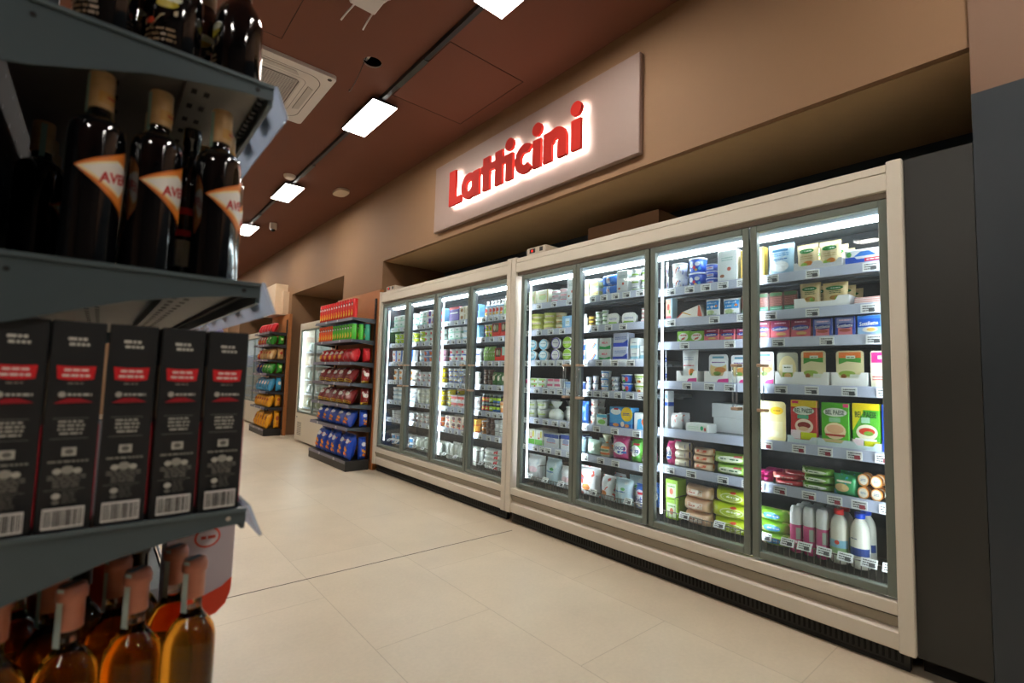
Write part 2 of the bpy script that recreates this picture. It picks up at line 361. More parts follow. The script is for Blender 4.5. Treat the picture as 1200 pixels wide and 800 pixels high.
def pillow(w, h, d, mat, crimp='tb', seed=1, wr=.0035, nx=12, nz=12, lean=0.0, ch=.05, top_pinch=1.0):
    """filled film bag; returns builder and the front surface map"""
    rr = random.Random(seed); ph = [rr.uniform(0, 6.28) for _ in range(6)]
    def th(u, v):      # u -1..1, v 0..1
        q = max(0, 1-abs(u)**3.2)**.55 * max(0, 1-abs(2*v-1)**3.2)**.5 if crimp == 'lr' else max(0, 1-abs(u)**3)**.6*max(0, 1-abs(2*v-1)**3.4)**.6
        return d/2*q
    def wk(u, v): return wr*(sin(7*u+5*v+ph[0])+.7*sin(11*v-6*u+ph[1])+.5*sin(15*u+ph[2]))*(1-u*u)*.6
    mg = ch if crimp else 0
    def xz(u, v):
        if crimp == 'lr': return (u*w/2*(1-.0), h*v*(1-.05*sin(pi*(u+1)/2))+.0)
        k = 1-.06*sin(pi*v)**2*abs(u) if top_pinch == 1 else 1-(1-top_pinch)*v**3
        return (u*w/2*k, h*v)
    mb = MB(); F = []; B = []
    for j in range(nz+1):
        for i in range(nx+1):
            u = -1+2*i/nx; v = j/nz; x, z = xz(u, v); t = th(u, v); ly = lean*z
            F.append((x, d/2-t-wk(u, v)*(t/d*2)+ly, z)); B.append((x, d/2+t+ly, z))
    n1 = nx+1
    q = [(j*n1+i, j*n1+i+1, (j+1)*n1+i+1, (j+1)*n1+i) for j in range(nz) for i in range(nx)]
    mb.add(F, q, mat, True); mb.add(B, [f[::-1] for f in q], mat, True)
    # crimped seams
    cw = (w if crimp == 'lr' else h)*ch
    if crimp == 'tb':
        for z0, s in ((h, 1), (0, -1)):
            if s < 0: continue
            k = 1 if top_pinch == 1 else top_pinch; ly = lean*h; N = 16
            vs = []
            for a in range(N+1): x = -w/2*k+w*k*a/N; vs += [(x, d/2+ly, z0-.002), (x, d/2+ly+.0015*(1 if a % 2 else -1), z0+s*cw)]
            mb.add(vs, [(2*a, 2*a+2, 2*a+3, 2*a+1) for a in range(N)], mat)
            mb.add([(x, y+.001, z) for x, y, z in vs], [(2*a+1, 2*a+3, 2*a+2, 2*a) for a in range(N)], mat)
    else:
        for s in (1, -1):
            vs = []; N = 10
            for a in range(N+1): z = h*.06+h*.84*a/N; vs += [(s*(w/2-.002), d/2, z), (s*(w/2+cw*.4), d/2+.0015*(1 if a % 2 else -1), z)]
            mb.add(vs, [(2*a, 2*a+1, 2*a+3, 2*a+2) for a in range(N)], mat)
    def fm(x, z, o):
        u = max(-.98, min(.98, 2*x/w)); v = max(.02, min(.98, z/h)); t = th(u, v); X, Z = xz(u, v)
        return (X, d/2-t-wk(u, v)*(t/d*2)-o-.0015+lean*Z, Z)
    return mb, fm
def s_bag(w, h, d, mat, spec, crimp='tb', seed=1, lean=0.0, wr=.0035, pinch=1.0):
    m = mat if not isinstance(mat, str) else M(mat, .3, coat=.3)
    ch = .05 if crimp else 0
    hh = h/(1+ch) if crimp == 'tb' else h
    mb, fm = pillow(w, hh, d, m, crimp, seed, wr, lean=lean, top_pinch=pinch); deco(mb, spec, fm, w, hh)
    return [('body', mb)]
def s_twist(w, h, d, mat, spec, tie='#ff8a1e'):
    """bag gathered and tied at the top"""
    m = mat if not isinstance(mat, str) else M(mat, .3, coat=.3); r = w/2; hb = h*.62; mb = MB(); n = 16
    prof = [(.55, 0), (.9, .08), (1, .35), (.93, .65), (.6, .88), (.16, 1.0)]
    vs = []
    for k, z in prof: vs += [(r*k*(1+.05*sin(5*2*pi*i/n))*cos(2*pi*i/n), d/2+d/2*k*(1+.05*sin(5*2*pi*i/n))*sin(2*pi*i/n), z*hb) for i in range(n)]
    for k, z in ((.14, 1.06), (.55, 1.3), (.75, 1.6)): vs += [(r*k*(1+.25*sin(6*2*pi*i/n))*cos(2*pi*i/n), d/2+d/4*k*(1+.25*cos(6*2*pi*i/n))*sin(2*pi*i/n), z*hb) for i in range(n)]
    J = len(prof)+3
    mb.add(vs, [(j*n+i, j*n+(i+1) % n, (j+1)*n+(i+1) % n, (j+1)*n+i) for j in range(J-1) for i in range(n)], m, True)
    def fm(x, z, o):
        v = z/hb; k = 1
        for (a, za), (b, zb) in zip(prof, prof[1:]):
            if za <= v <= zb: k = a+(b-a)*(v-za)/(zb-za)
        rr = r*k+o+.003; an = x/r; return (rr*sin(an), d/2-(d/2*k+o+.003)*cos(an), z)
    deco(mb, spec, fm, w, hb)
    t = MB(); t.lathe([(r*.2, hb*.985), (r*.22, hb*1.0), (r*.22, hb*1.05), (r*.2, hb*1.065)], M(tie, .4), 12, 0, d/2)
    return [('body', mb), ('tie', t)]
def s_bottle(w, h, d, body, spec, cap='#e02020', kind='milk', label=None):
    r = w/2-.001; mb = MB(); m = M(body, .25, coat=.3) if isinstance(body, str) else body
    P = {'milk': [(.8, 0), (.98, .02), (1, .06), (1, .6), (.97, .69), (.84, .78), (.6, .85), (.44, .885), (.42, .92)],
         'yog': [(.85, 0), (.98, .02), (1, .08), (1, .55), (1, .62), (.98, .82), (.9, .93), (.7, .985), (.5, .99)],
         'small': [(.9, 0), (1, .03), (.92, .35), (1, .6), (.9, .7), (.5, .82), (.42, .84), (.42, .86)],
         'jar': [(.9, 0), (1, .03), (1, .75), (.93, .8), (.93, .82)]}[kind]
    mb.lathe([(k*r, z*h) for k, z in P], m, 20, 0, r)
    def fm(x, z, o): a = x/r; return ((r+o)*sin(a), r-(r+o)*cos(a), z)
    deco(mb, spec, fm, w*1.3, h)
    out = [('body', mb)]
    c = MB(); cm = M(cap, .35)
    if kind == 'milk': c.lathe([(r*.46, .895*h), (r*.54, .9*h), (r*.54, .985*h), (r*.48, h)], cm, 16, 0, r)
    elif kind == 'yog': c.lathe([(r*.96, .6*h), (r*1.01, .61*h), (r*1.0, .84*h), (r*.92, .94*h), (r*.7, .995*h), (r*.4, h)], cm, 20, 0, r)
    elif kind == 'small': c.lathe([(r*.46, .86*h), (r*.5, .865*h), (r*.5, .99*h), (r*.44, h)], cm, 12, 0, r)
    else: c.lathe([(r*.97, .82*h), (r*1.0, .83*h), (r*1.0, .99*h), (r*.9, h)], cm, 16, 0, r)
    return out+[('cap', c)]
def s_wedge(w, h, d, base, spec):
    mb = MB(); mb.prism([(-w/2, 0), (w/2, 0), (w*.36, h), (-w*.22, h*.55)], 'y', 0, d, M(base, .4)); deco(mb, spec, lambda x, z, o: (x, -o, z), w, h)
    return [('body', mb)]
def s_tray(w, h, d, base, spec, film='#dfe6ea', lean=.0):
    """moulded pack: rounded tray with a raised flange and a printed film on its front, standing up"""
    mb = MB(); w2 = w/2; n = 6; r = min(w, h)*.14
    def rr(k, y, g=0):
        pts = []
        for cx, cz, a0 in ((w2-r, h-r, 0), (-w2+r, h-r, 90), (-w2+r, r, 180), (w2-r, r, 270)):
            for i in range(n): a = radians(a0+90*i/(n-1)); pts.append(((cx+r*cos(a))*k, y+lean*(cz+r*sin(a)), h/2+(cz+r*sin(a)-h/2)*k))
        return pts
    A = [rr(1, 0), rr(1, .003), rr(.92, .004), rr(.84, d)]; N = len(A[0])
    mb.add(sum(A, []), [(j*N+i, (j*N+(i+1) % N), ((j+1)*N+(i+1) % N), (j+1)*N+i) for j in range(3) for i in range(N)], M(film, .25, coat=.4), True)
    mb.add(A[0], [tuple(range(N))[::-1]], M(base, .3, coat=.3)); mb.add(A[-1], [tuple(range(N))], M(film, .25))
    deco(mb, spec, lambda x, z, o: (x, -o+lean*z, z), w, h)
    return [('body', mb)]
def s_oval(w, h, d, base, spec, film='#f2f4f4'):
    mb = MB(); n = 26; rx, rz = w/2-.001, h/2
    def sq(a): c, s = cos(a), sin(a); return (abs(c)**.6*(1 if c > 0 else -1), abs(s)**.6*(1 if s > 0 else -1))
    rs = [[(rx*k*sq(2*pi*i/n)[0], y, rz+rz*k*sq(2*pi*i/n)[1]) for i in range(n)] for k, y in ((.96, 0), (1, .004), (.9, .006), (.78, d))]
    mb.add(sum(rs, []), [(j*n+i, j*n+(i+1) % n, (j+1)*n+(i+1) % n, (j+1)*n+i) for j in range(3) for i in range(n)], M(film, .35), True)
    mb.add(rs[0], [tuple(range(n))[::-1]], M(base, .35)); mb.add(rs[-1], [tuple(range(n))], M(film, .35))
    deco(mb, spec, lambda x, z, o: (x, -o, z), w, h)
    return [('body', mb)]
def s_flat(w, h, d, base, spec):
    mb = MB(); mb.bbox(-w/2, 0, 0, w/2, d, h, M(base, .3, coat=.4), .002); deco(mb, spec, lambda x, z, o: (x, -o, z), w, h); return [('body', mb)]
def display_tray(w, d, h, col='#f3f3f1', accent=None, n=1):
    """open shelf-ready carton with a cut-out front"""
    mb = MB(); t = .003; m = M(col, .5); w2 = w/2
    mb.box(-w2, -.004, 0, w2, d, t, m); mb.box(-w2, -.004, 0, -w2+t, d, h, m); mb.box(w2-t, -.004, 0, w2, d, h, m); mb.box(-w2, d-t, 0, w2, d, h, m)
    for i in range(n):
        a = -w2+w*i/n; b = a+w/n; c = (a+b)/2; q = w/n*.28
        mb.prism([(a, 0), (b, 0), (b, h), (c+q+.008, h), (c+q-.004, h*.62), (c-q+.004, h*.62), (c-q-.008, h), (a, h)], 'y', -.0065, -.0035, m)
        if accent: mb.add([(c, -.0075, h*.06), (b-.003, -.0075, h*.06), (b-.003, -.0075, h*.42), (c+.012, -.0075, h*.34)], [(0, 1, 2, 3)], M(accent, .4))
    return mb
W_ = '#f4f5f6'
# key: (name, category, description, shape, depth, args..., kwargs)
K = {
 'bluepouch': ('cheese_pouch', 'pouch', 'pale blue pouch', s_bag, .05, 'PR:#b9dcf2:#dff0fa:#8fc4e8', [('r', -.3, .78, .3, .86, '#3f7fae'), ('l', -.3, .62, .34, .74, 2, '#5a9ad0'), ('o', 0, .3, .34, .17, '#f6fbff'), ('l', -.25, .5, .3, .56, 1, '#2f6bb0')]),
 'creambag': ('sliced_cheese_bag', 'cheese pack', 'cream bag with green oval', s_bag, .04, '#f2dfb0', [('o', 0, .76, .34, .09, '#1f8a3a'), ('l', -.22, .72, .24, .8, 1, '#f0ffe8'), ('l', -.3, .45, .3, .6, 2, '#c9b27a'), ('o', .08, .3, .2, .09, '#e2862c'), ('o', -.12, .26, .16, .07, '#9bc24a')]),
 'creambag2': ('sliced_cheese_bag', 'cheese pack', 'tan bag with green oval', s_bag, .04, '#e9cf96', [('o', 0, .8, .36, .09, '#1f7a34'), ('l', -.22, .76, .24, .84, 1, '#f0ffe8'), ('l', -.2, .56, .3, .7, 2, '#2c5a34'), ('o', .05, .4, .24, .09, '#b07a34'), ('o', .15, .36, .12, .08, '#7fae3a')]),
 'bluebox': ('cheese_box', 'box', 'white and blue wide box', s_carton, .1, '#f0f4f8', [('p', [(-.5, 0), (.5, 0), (.5, .4), (-.2, .4), (-.26, .55), (-.5, .55)], '#2458c4'), ('r', 0, .2, .42, .42, '#e0364a'), ('p', [(-.28, .56), (-.1, .85), (.12, .85), (.3, .56)], '#3d7ed8'), ('o', -.4, .72, .07, .16, '#6cc06a'), ('l', .05, .24, .38, .38, 1, '#ffffff')]),
 'hamtray': ('ham_pack', 'ham pack', 'dark ham pack, green base', s_tray, .03, '#6e3a34', [('r', -.46, .0, .46, .3, '#3f8f72'), ('r', -.44, .8, .44, .97, '#2c5a34'), ('l', -.4, .34, .4, .76, 5, '#a8706a'), ('l', -.36, .06, .36, .24, 2, '#a8d4c4')]),
 'flatpack': ('sliced_meat_pack', 'meat pack', 'flat pink meat pack', s_flat, .16, '#d8a8a4', [('r', -.49, .1, .49, .4, '#f0e4e2')]),
 'sottp': ('cheese_slice_pack', 'cheese slices', 'pink cheese slice pack', s_carton, .08, '#ef7280', [('r', -.5, .6, .5, 1, '#8a1848'), ('l', -.3, .8, .32, .94, 1, '#f4c8d8'), ('o', .0, .56, .46, .15, '#1d3fa0'), ('t', 'Sottilette', 0, .56, .15, '#ffffff', .06, .82), ('o', .06, .27, .28, .09, '#e8b870'), ('r', -.1, .16, .2, .2, '#d43a3a')]),
 'sottb': ('cheese_slice_pack', 'cheese slices', 'blue and pink cheese slice pack', s_carton, .08, '#2a4aa8', [('r', -.36, 0, .36, .66, '#f08a96'), ('r', -.42, .66, .42, .95, '#8a94c8'), ('l', -.3, .76, .32, .9, 1, '#f4c8d8'), ('o', .0, .56, .44, .14, '#16338c'), ('t', 'Sottilette', 0, .56, .15, '#ffffff', .06, .8), ('o', 0, .32, .3, .08, '#c05a48')]),
 'sottl': ('cheese_slice_pack', 'cheese slices', 'light blue cheese slice pack', s_carton, .08, '#a4ccf4', [('r', -.5, .42, .5, .96, '#1f5fd0'), ('r', -.5, .82, .5, .96, '#3f86e8'), ('t', 'Sottilette', 0, .6, .18, '#ffffff', .06, .82), ('o', .05, .3, .34, .13, '#f2efe2'), ('o', .1, .3, .2, .08, '#eec46a')]),
 'cresc': ('fresh_cheese_pack', 'cheese pack', 'white round-window cheese pack', s_tray, .03, '#dfe4ea', [('o', 0, .48, .44, .4, '#e4c98e'), ('o', 0, .72, .44, .16, '#eef2f6'), ('l', -.34, .68, .34, .76, 1, '#6a2f8a'), ('o', .1, .45, .3, .1, '#c8844a'), ('o', -.05, .33, .2, .07, '#7a9a4a'), ('r', -.3, .86, .3, .93, '#5f9ab8')]),
 'roundch': ('round_cheese_pack', 'cheese pack', 'clear pack of round cheese', s_tray, .04, '#b8b8a4', [('o', 0, .5, .42, .4, '#e8d9a6'), ('r', -.24, .18, .26, .62, '#f2f2ec'), ('r', -.24, .18, .26, .38, '#8aa832'), ('l', -.16, .5, .18, .58, 1, '#3a5a2a'), ('o', .02, .28, .18, .08, '#e0b070')]),
 'orangech': ('sliced_cheese_tray', 'cheese pack', 'orange and green cheese tray', s_tray, .03, '#e8dcae', [('r', -.4, .8, .4, .96, '#ee7a34'), ('p', [(-.4, .62), (-.1, .7), (.4, .66), (.4, .8), (-.4, .8)], '#4c9a3a'), ('r', -.14, .78, .2, .86, '#e8f2e0'), ('l', -.1, .8, .16, .84, 1, '#2c6a34'), ('o', -.1, .36, .3, .08, '#9ab84a'), ('o', -.22, .28, .1, .07, '#a86a34'), ('r', 0, .24, .38, .34, '#eef4e8')]),
 'pinkch': ('sliced_cheese_tray', 'cheese pack', 'pink and white cheese tray', s_tray, .03, '#f4ecd4', [('r', -.44, .68, .44, .96, '#e83a94'), ('r', -.1, .78, .4, .87, '#e8f2e0'), ('l', -.4, .2, .4, .34, 2, '#d05a6a')]),
 'blockch': ('cheese_block_tub', 'cheese pack', 'clear tub of pale cheese block', s_tray, .09, '#ecdca0', [('r', -.4, .1, .4, .5, '#f0e4b4'), ('o', .2, .77, .22, .1, '#f8c81a'), ('l', .08, .74, .32, .8, 1, '#a87a10'), ('o', -.06, .2, .34, .09, '#f2ecc8')]),
 'bpred': ('cheese_slice_wallet', 'cheese pack', 'red and yellow BEL PAESE pack', s_carton, .03, '#c43834', [('r', -.5, .84, .5, 1, '#f2d01c'), ('r', -.46, .92, -.2, .98, '#e03060'), ('o', 0, .76, .42, .1, '#eaf2e0'), ('t', 'BEL PAESE', 0, .76, .1, '#1f4a34', 0, .7), ('r', -.24, .57, .2, .66, '#5fae8a'), ('o', .02, .4, .36, .17, '#f0d8c0'), ('o', .02, .42, .26, .08, '#8a2a20'), ('o', 0, .34, .2, .05, '#e0b890'), ('r', -.1, .1, .5, .26, '#d8e01c'), ('r', -.5, .1, -.12, .3, '#f4e4e8')]),
 'bpgreen': ('cheese_slice_wallet', 'cheese pack', 'green BEL PAESE pack', s_carton, .03, '#5cbc30', [('o', 0, .78, .44, .1, '#eef4e6'), ('t', 'BEL PAESE', 0, .78, .1, '#1f4a34', 0, .7), ('r', .3, .9, .5, .98, '#e0407a'), ('r', -.22, .56, .2, .66, '#9ad8a8'), ('o', 0, .36, .4, .19, '#f2dcae'), ('o', 0, .4, .32, .1, '#e8b48c'), ('r', -.36, .24, .36, .29, '#b84a3a'), ('r', -.46, .1, .46, .17, '#d8c08a')]),
 'bpyel': ('cheese_slice_wallet', 'cheese pack', 'yellow and green BEL PAESE pack', s_carton, .03, '#58b432', [('p', [(-.5, .4), (-.1, .8), (-.1, 1), (-.5, 1)], '#eade20'), ('r', -.5, .86, .5, 1, '#f2d81c'), ('t', 'BEL PAESE', 0, .76, .12, '#1f4a24', 0, .8), ('r', -.16, .58, .16, .7, '#a8d8b8'), ('o', .04, .38, .4, .17, '#f2ead0'), ('o', .04, .4, .3, .08, '#d8442c'), ('o', .1, .36, .18, .05, '#7aa83a'), ('r', -.4, .2, .4, .25, '#f0f0ea'), ('r', -.05, .02, .5, .2, '#e4e41c'), ('r', -.5, .02, -.08, .22, '#f0d8e0')]),
 'bpblue': ('cheese_slice_wallet', 'cheese pack', 'blue cheese slice pack', s_carton, .03, '#1f4ec4', [('o', .2, .4, .3, .2, '#e8e4d0'), ('r', -.2, .08, .5, .2, '#f0b83a')]),
 'magbag': ('magenta_bag', 'snack bag', 'magenta cheese bag', s_bag, .1, 'PR:#b8286e:#e070a8:#f0c0d0', [], dict(crimp='lr')),
 'redbag': ('red_flow_pack', 'flow pack', 'red flow pack', s_bag, .09, 'PR:#c23a44:#e88a80:#f0d0c0', [('l', -.3, .3, .3, .7, 1, '#f0d0d0')], dict(crimp='lr')),
 'greenflow': ('green_flow_pack', 'flow pack', 'green and red flow pack', s_bag, .1, 'PR:#7ab03c:#d8e4a8:#c8403a', [('o', 0, .5, .36, .26, '#eef4e0'), ('l', -.28, .4, .28, .6, 1, '#2c6a34')], dict(crimp='lr')),
 'greendia': ('cheese_bag', 'cheese pack', 'blue and green tilted bag', s_bag, .05, 'PR:#3fa86a:#4fb0d8:#e8e0b0', [('o', -.1, .4, .3, .2, '#e8c890'), ('r', -.3, .66, .3, .76, '#f0f4e0')]),
 'pudding': ('round_cheese', 'cheese', 'round orange waxed cheese', s_disc, .04, '#e8a868', [('o', 0, .5, .36, .36, '#f4ead8'), ('l', -.2, .4, .2, .6, 2, '#4a8ab8')], dict(rim='#d8843c')),
 'whiteround': ('round_cheese', 'cheese', 'round white cheese', s_disc, .04, '#eeeede', [('l', -.2, .4, .2, .6, 2, '#6aa84a')]),
 'saladflow': ('salad_pack', 'flow pack', 'green flat flow pack', s_bag, .1, 'PR:#86c038:#f0e0a0:#e86a34', [('o', -.05, .5, .3, .26, '#4a9ad0'), ('l', -.2, .4, .2, .6, 1, '#f4f8f0')], dict(crimp='lr')),
 'pinkbot': ('kefir_bottle', 'bottle', 'white bottle with pink label', s_bottle, .06, '#c8487c', [('r', -.5, .08, .5, .6, '#c84a80'), ('r', .1, .3, .42, .55, '#a8b4a8'), ('l', -.4, .2, .3, .3, 1, '#f0d8e4')], dict(cap='#f2f2f2', kind='yog')),
 'milkred': ('milk_bottle', 'bottle', 'milk bottle with red cap', s_bottle, .07, '#efecdc', [('r', -.5, .3, .5, .44, '#8fc8e0'), ('r', -.5, .2, .5, .3, '#9ac48a'), ('o', 0, .4, .1, .04, '#e05a4a')], dict(cap='#e02424')),
 'milkblue': ('milk_bottle', 'bottle', 'milk bottle with blue cap', s_bottle, .07, '#f0eee2', [('r', -.5, .24, .5, .38, '#2c4a94'), ('p', [(-.5, .12), (.3, .12), (.0, .26), (-.5, .36)], '#7ab04a'), ('l', -.3, .52, .0, .56, 1, '#5a6a8a')], dict(cap='#1f4ed8')),
 'milkwhite': ('milk_bottle', 'bottle', 'white milk bottle', s_bottle, .07, '#f4f4f4', [('r', -.5, .2, .5, .3, '#c8d4dc')], dict(cap='#f4f4f4')),
 'whitetub': ('yogurt_tub', 'tub', 'white yogurt tub', s_tub, .1, W_, [('p', [(-.1, .2), (.3, .3), (.1, .8), (-.06, .6)], '#c86a5a'), ('p', [(.1, .4), (.44, .1), (.46, .4), (.2, .8)], '#4a78c8'), ('l', -.36, .3, -.14, .6, 2, '#8aa0c8')]),
 'bluetub': ('yogurt_tub', 'tub', 'blue patterned yogurt tub', s_tub, .11, '#2f5cc8', [('o', -.2, .6, .14, .2, '#f0f4fa'), ('o', .18, .66, .14, .16, '#f0f4fa'), ('o', 0, .4, .09, .13, '#e8506a'), ('o', .3, .3, .08, .12, '#58b8e8'), ('o', -.34, .25, .08, .1, '#f0f4fa'), ('o', .1, .2, .08, .1, '#f4d860')], dict(lid='#e8edf6')),
 'blueflat': ('cream_tub', 'tub', 'low blue cream tub', s_tub, .08, '#3a58c8', [('r', -.3, .2, .3, .7, '#b8c8f0'), ('l', -.24, .35, .24, .6, 1, '#d04a6a')], dict(lid='#dfe6f6')),
 'tallwhite': ('tall_carton', 'carton', 'tall white carton', s_carton, .09, '#eef4f6', [('r', -.5, .0, .5, .12, '#e2e8ea'), ('o', .1, .42, .1, .06, '#e87a6a'), ('o', -.26, .22, .12, .05, '#b87a5a'), ('l', -.3, .66, .3, .8, 2, '#a8ccc8')]),
 'yellowbox': ('cheese_box', 'box', 'white box with yellow edge', s_carton, .05, '#f0c860', [('r', -.42, .03, .42, .95, '#f2f0e4'), ('l', -.2, .7, .3, .8, 1, '#9aa8c8'), ('o', 0, .4, .26, .14, '#e8e0b8'), ('o', .1, .3, .12, .06, '#d8a060')]),
 'multibox': ('pizza_snack_box', 'box', 'pink and blue printed box', s_carton, .06, '#b8dcec', [('r', -.5, .2, .3, .95, '#f0c4b0'), ('o', -.1, .6, .2, .14, '#d8645a'), ('o', .1, .4, .12, .1, '#8ab870'), ('r', -.45, .1, .4, .2, '#e87a8a')]),
 'wedge': ('sandwich_wedge', 'sandwich', 'red-edged white sandwich wedge', s_wedge, .07, '#f2ece6', [('p', [(-.5, 0), (-.44, 0), (-.18, .54), (-.22, .56)], '#e05a50'), ('p', [(-.24, .5), (-.2, .56), (.1, .3), (.04, .28)], '#d8a850'), ('p', [(.3, .2), (.46, .05), (.36, .95), (.32, .95)], '#e46a5a')]),
 'bluepack': ('cheese_bag', 'cheese pack', 'blue printed pack', s_bag, .03, '#eef2f4', [('r', -.44, .44, .44, .92, '#2f8fd8'), ('l', -.34, .74, .3, .84, 1, '#bfe4ff'), ('l', -.34, .52, .26, .66, 1, '#e8f6ff'), ('o', .3, .62, .09, .07, '#f08a4a'), ('o', -.1, .28, .28, .12, '#c8dca8'), ('l', -.3, .1, .3, .2, 1, '#9ab8a0')]),
 'greenpk': ('spread_box', 'box', 'small green and white box', s_carton, .07, '#8ac44a', [('o', 0, .5, .4, .34, '#eef4e4'), ('l', -.28, .54, .28, .76, 1, '#c8404a'), ('p', [(-.2, .2), (.1, .3), (.2, .5), (-.1, .4)], '#d86a5a')]),
 'bluewhite': ('dessert_cup', 'cup', 'white and blue dessert cup', s_cup, .06, W_, [('r', -.5, .3, .5, .6, '#2f5cc8'), ('l', -.3, .38, .3, .52, 1, '#ffffff')]),
 'whiteorange': ('cheese_bag', 'cheese pack', 'white bag, orange slice print', s_bag, .04, '#f0f2f4', [('l', -.3, .7, .3, .84, 2, '#a0b0c8'), ('l', -.34, .5, .34, .58, 1, '#d05060'), ('o', .2, .32, .2, .12, '#f09048'), ('o', .26, .24, .14, .06, '#70a040')]),
 'whitejar': ('milk_carton', 'carton', 'tall white and blue carton', s_carton, .07, '#f0f4f8', [('r', -.5, .6, .5, .7, '#2f5cc8'), ('r', -.3, .8, .3, .9, '#7aa4e0')]),
 'splash': ('milk_carton', 'carton', 'white carton with colour splashes', s_bag, .06, 'PR:#f4f4f6:#e85a3a:#3a78d8', []),
 'lowgreen': ('ricotta_tray', 'tray', 'low white and green tray', s_carton, .1, '#f0f4f2', [('l', -.4, .3, .1, .7, 2, '#c8e0c8'), ('o', .25, .5, .07, .25, '#3fae7a'), ('o', .4, .4, .05, .2, '#e05a5a')]),
 'pinkjocca': ('cottage_cheese_pot', 'cheese pack', 'pink and white Jocca pack', s_bag, .07, 'PR:#e0408a:#f07ab0:#f4a8c8', [('o', 0, .52, .4, .28, '#f4f6fa'), ('t', 'Jocca', 0, .56, .2, '#1f3a94', .05, .7), ('r', -.1, .3, .4, .4, '#2f6ac8')]),
 'greenjocca': ('cottage_cheese_pot', 'cheese pack', 'green and white Jocca pack', s_bag, .07, 'PR:#5cb83c:#8ad05a:#3f9a2c', [('r', -.14, .8, .4, .88, '#e0344a'), ('o', .04, .54, .4, .26, '#f4f6fa'), ('t', 'Jocca', .04, .56, .19, '#1f3a94', .05, .7), ('o', -.34, .3, .1, .08, '#e86a3a')]),
 'bluejocca': ('cottage_cheese_pot', 'cheese pack', 'blue and white Jocca bag', s_bag, .08, 'PR:#3f7ae0:#6a9cf0:#a8d03a', [('o', 0, .5, .42, .36, '#f0f2fa'), ('r', -.2, .66, .2, .76, '#e0344a'), ('t', 'Jocca', 0, .45, .2, '#1f3a94', .05, .7)]),
 'cheesewrap': ('sandwich_pack', 'sandwich', 'cream wrap with blue end', s_bag, .1, 'PR:#f0ead8:#f8f4ea:#c8b48a', [('r', .3, .1, .5, .9, '#2f4a9c'), ('l', -.3, .4, .2, .6, 1, '#e0c8b0')], dict(crimp='lr')),
 'orangewrap': ('filled_roll_pack', 'flow pack', 'orange printed roll pack', s_bag, .1, 'PR:#e8c8a8:#e88a4a:#f4ece0', [('r', -.2, .5, .3, .8, '#e86a4a')], dict(crimp='lr')),
 'greenbag': ('green_cheese_bag', 'cheese pack', 'flat green bag with oval', s_bag, .12, 'PR:#a4cc5a:#8abc3c:#c8dc8a', [('o', 0, .5, .34, .3, '#e8f2d8'), ('l', -.26, .4, .26, .64, 1, '#2c6a4a'), ('r', .1, .74, .32, .88, '#e05a6a')], dict(crimp='lr')),
 'limebox': ('puff_pastry_box', 'box', 'lime green box', s_carton, .1, '#a8d84a', [('r', -.4, .1, .4, .8, '#e4f2cc'), ('o', 0, .4, .16, .16, '#e8826a'), ('l', -.3, .6, .3, .72, 1, '#5aa84a')]),
 'salmon': ('gnocchi_pack', 'flow pack', 'peach coloured flow pack', s_bag, .13, 'PR:#e8bc9c:#f0d4c0:#e09a6a', [('r', -.25, .3, .3, .75, '#f4e4d8'), ('l', -.2, .4, .24, .6, 1, '#c86a5a')], dict(crimp='lr')),
 'limebag': ('pasta_dough_bag', 'flow pack', 'lime green bag with oval', s_bag, .13, '#c8dc1e', [('o', .06, .5, .3, .3, '#dfe8a8'), ('o', .06, .5, .26, .24, '#a8c02c'), ('l', -.16, .42, .28, .66, 1, '#f4f8e0'), ('o', .1, .84, .08, .08, '#e8503a')], dict(crimp='lr', wr=.005)),
 'yelband': ('cheese_carton', 'carton', 'white carton with yellow band', s_carton, .12, '#f0f1f2', [('r', -.5, .0, .5, .62, '#f2eea0'), ('r', -.5, .0, .5, .2, '#b8d8b0'), ('l', -.4, .3, .4, .48, 1, '#e8a87a')]),
 'bluetwist': ('wrapped_cheese', 'cheese', 'blue foil wrapped cheese', s_bag, .08, 'PR:#3f86e8:#6aa8f4:#a8ccf8', [('r', -.1, 0, .12, 1, '#e8f0fa'), ('r', -.06, .3, .08, .6, '#e08a8a')], dict(crimp='lr')),
 'greencup': ('yogurt_cup', 'cup', 'white cup with green stripe', s_cup, .06, W_, [('r', -.5, .2, .5, .45, '#a4d068'), ('l', -.3, .6, .3, .8, 1, '#7a9aa8')]),
 'greencup2': ('yogurt_cup', 'cup', 'pale green banded cup', s_cup, .05, '#e8f2ea', [('r', -.5, .3, .5, .6, '#8cbc84')]),
 'whitebot': ('cream_bottle', 'bottle', 'slim white bottle', s_bottle, .05, W_, [('l', -.2, .3, .2, .4, 1, '#c8d0d4')], dict(cap='#eef0f0', kind='small')),
 'brownyel': ('butter_tub', 'tub', 'brown and yellow tub', s_tub, .05, '#8a6a2c', [('r', -.5, .3, .5, .7, '#d8b83c')], dict(lid='#5a4a2a')),
 'ovaltub': ('spread_tub', 'tub', 'white oval tub', s_oval, .04, '#f2f4f4', [('o', 0, .52, .42, .4, '#f8fafa'), ('l', -.3, .44, .3, .62, 2, '#6a7ac8'), ('p', [(-.4, .14), (.4, .1), (.3, .24), (-.3, .3)], '#9ac85a')]),
 'redstripe': ('cheese_tub', 'tub', 'white tub with red stripes', s_tub, .08, W_, [('r', -.5, .55, .5, .75, '#e87a88'), ('l', -.4, .2, .4, .4, 1, '#f0a8b0')], dict(taper=.95)),
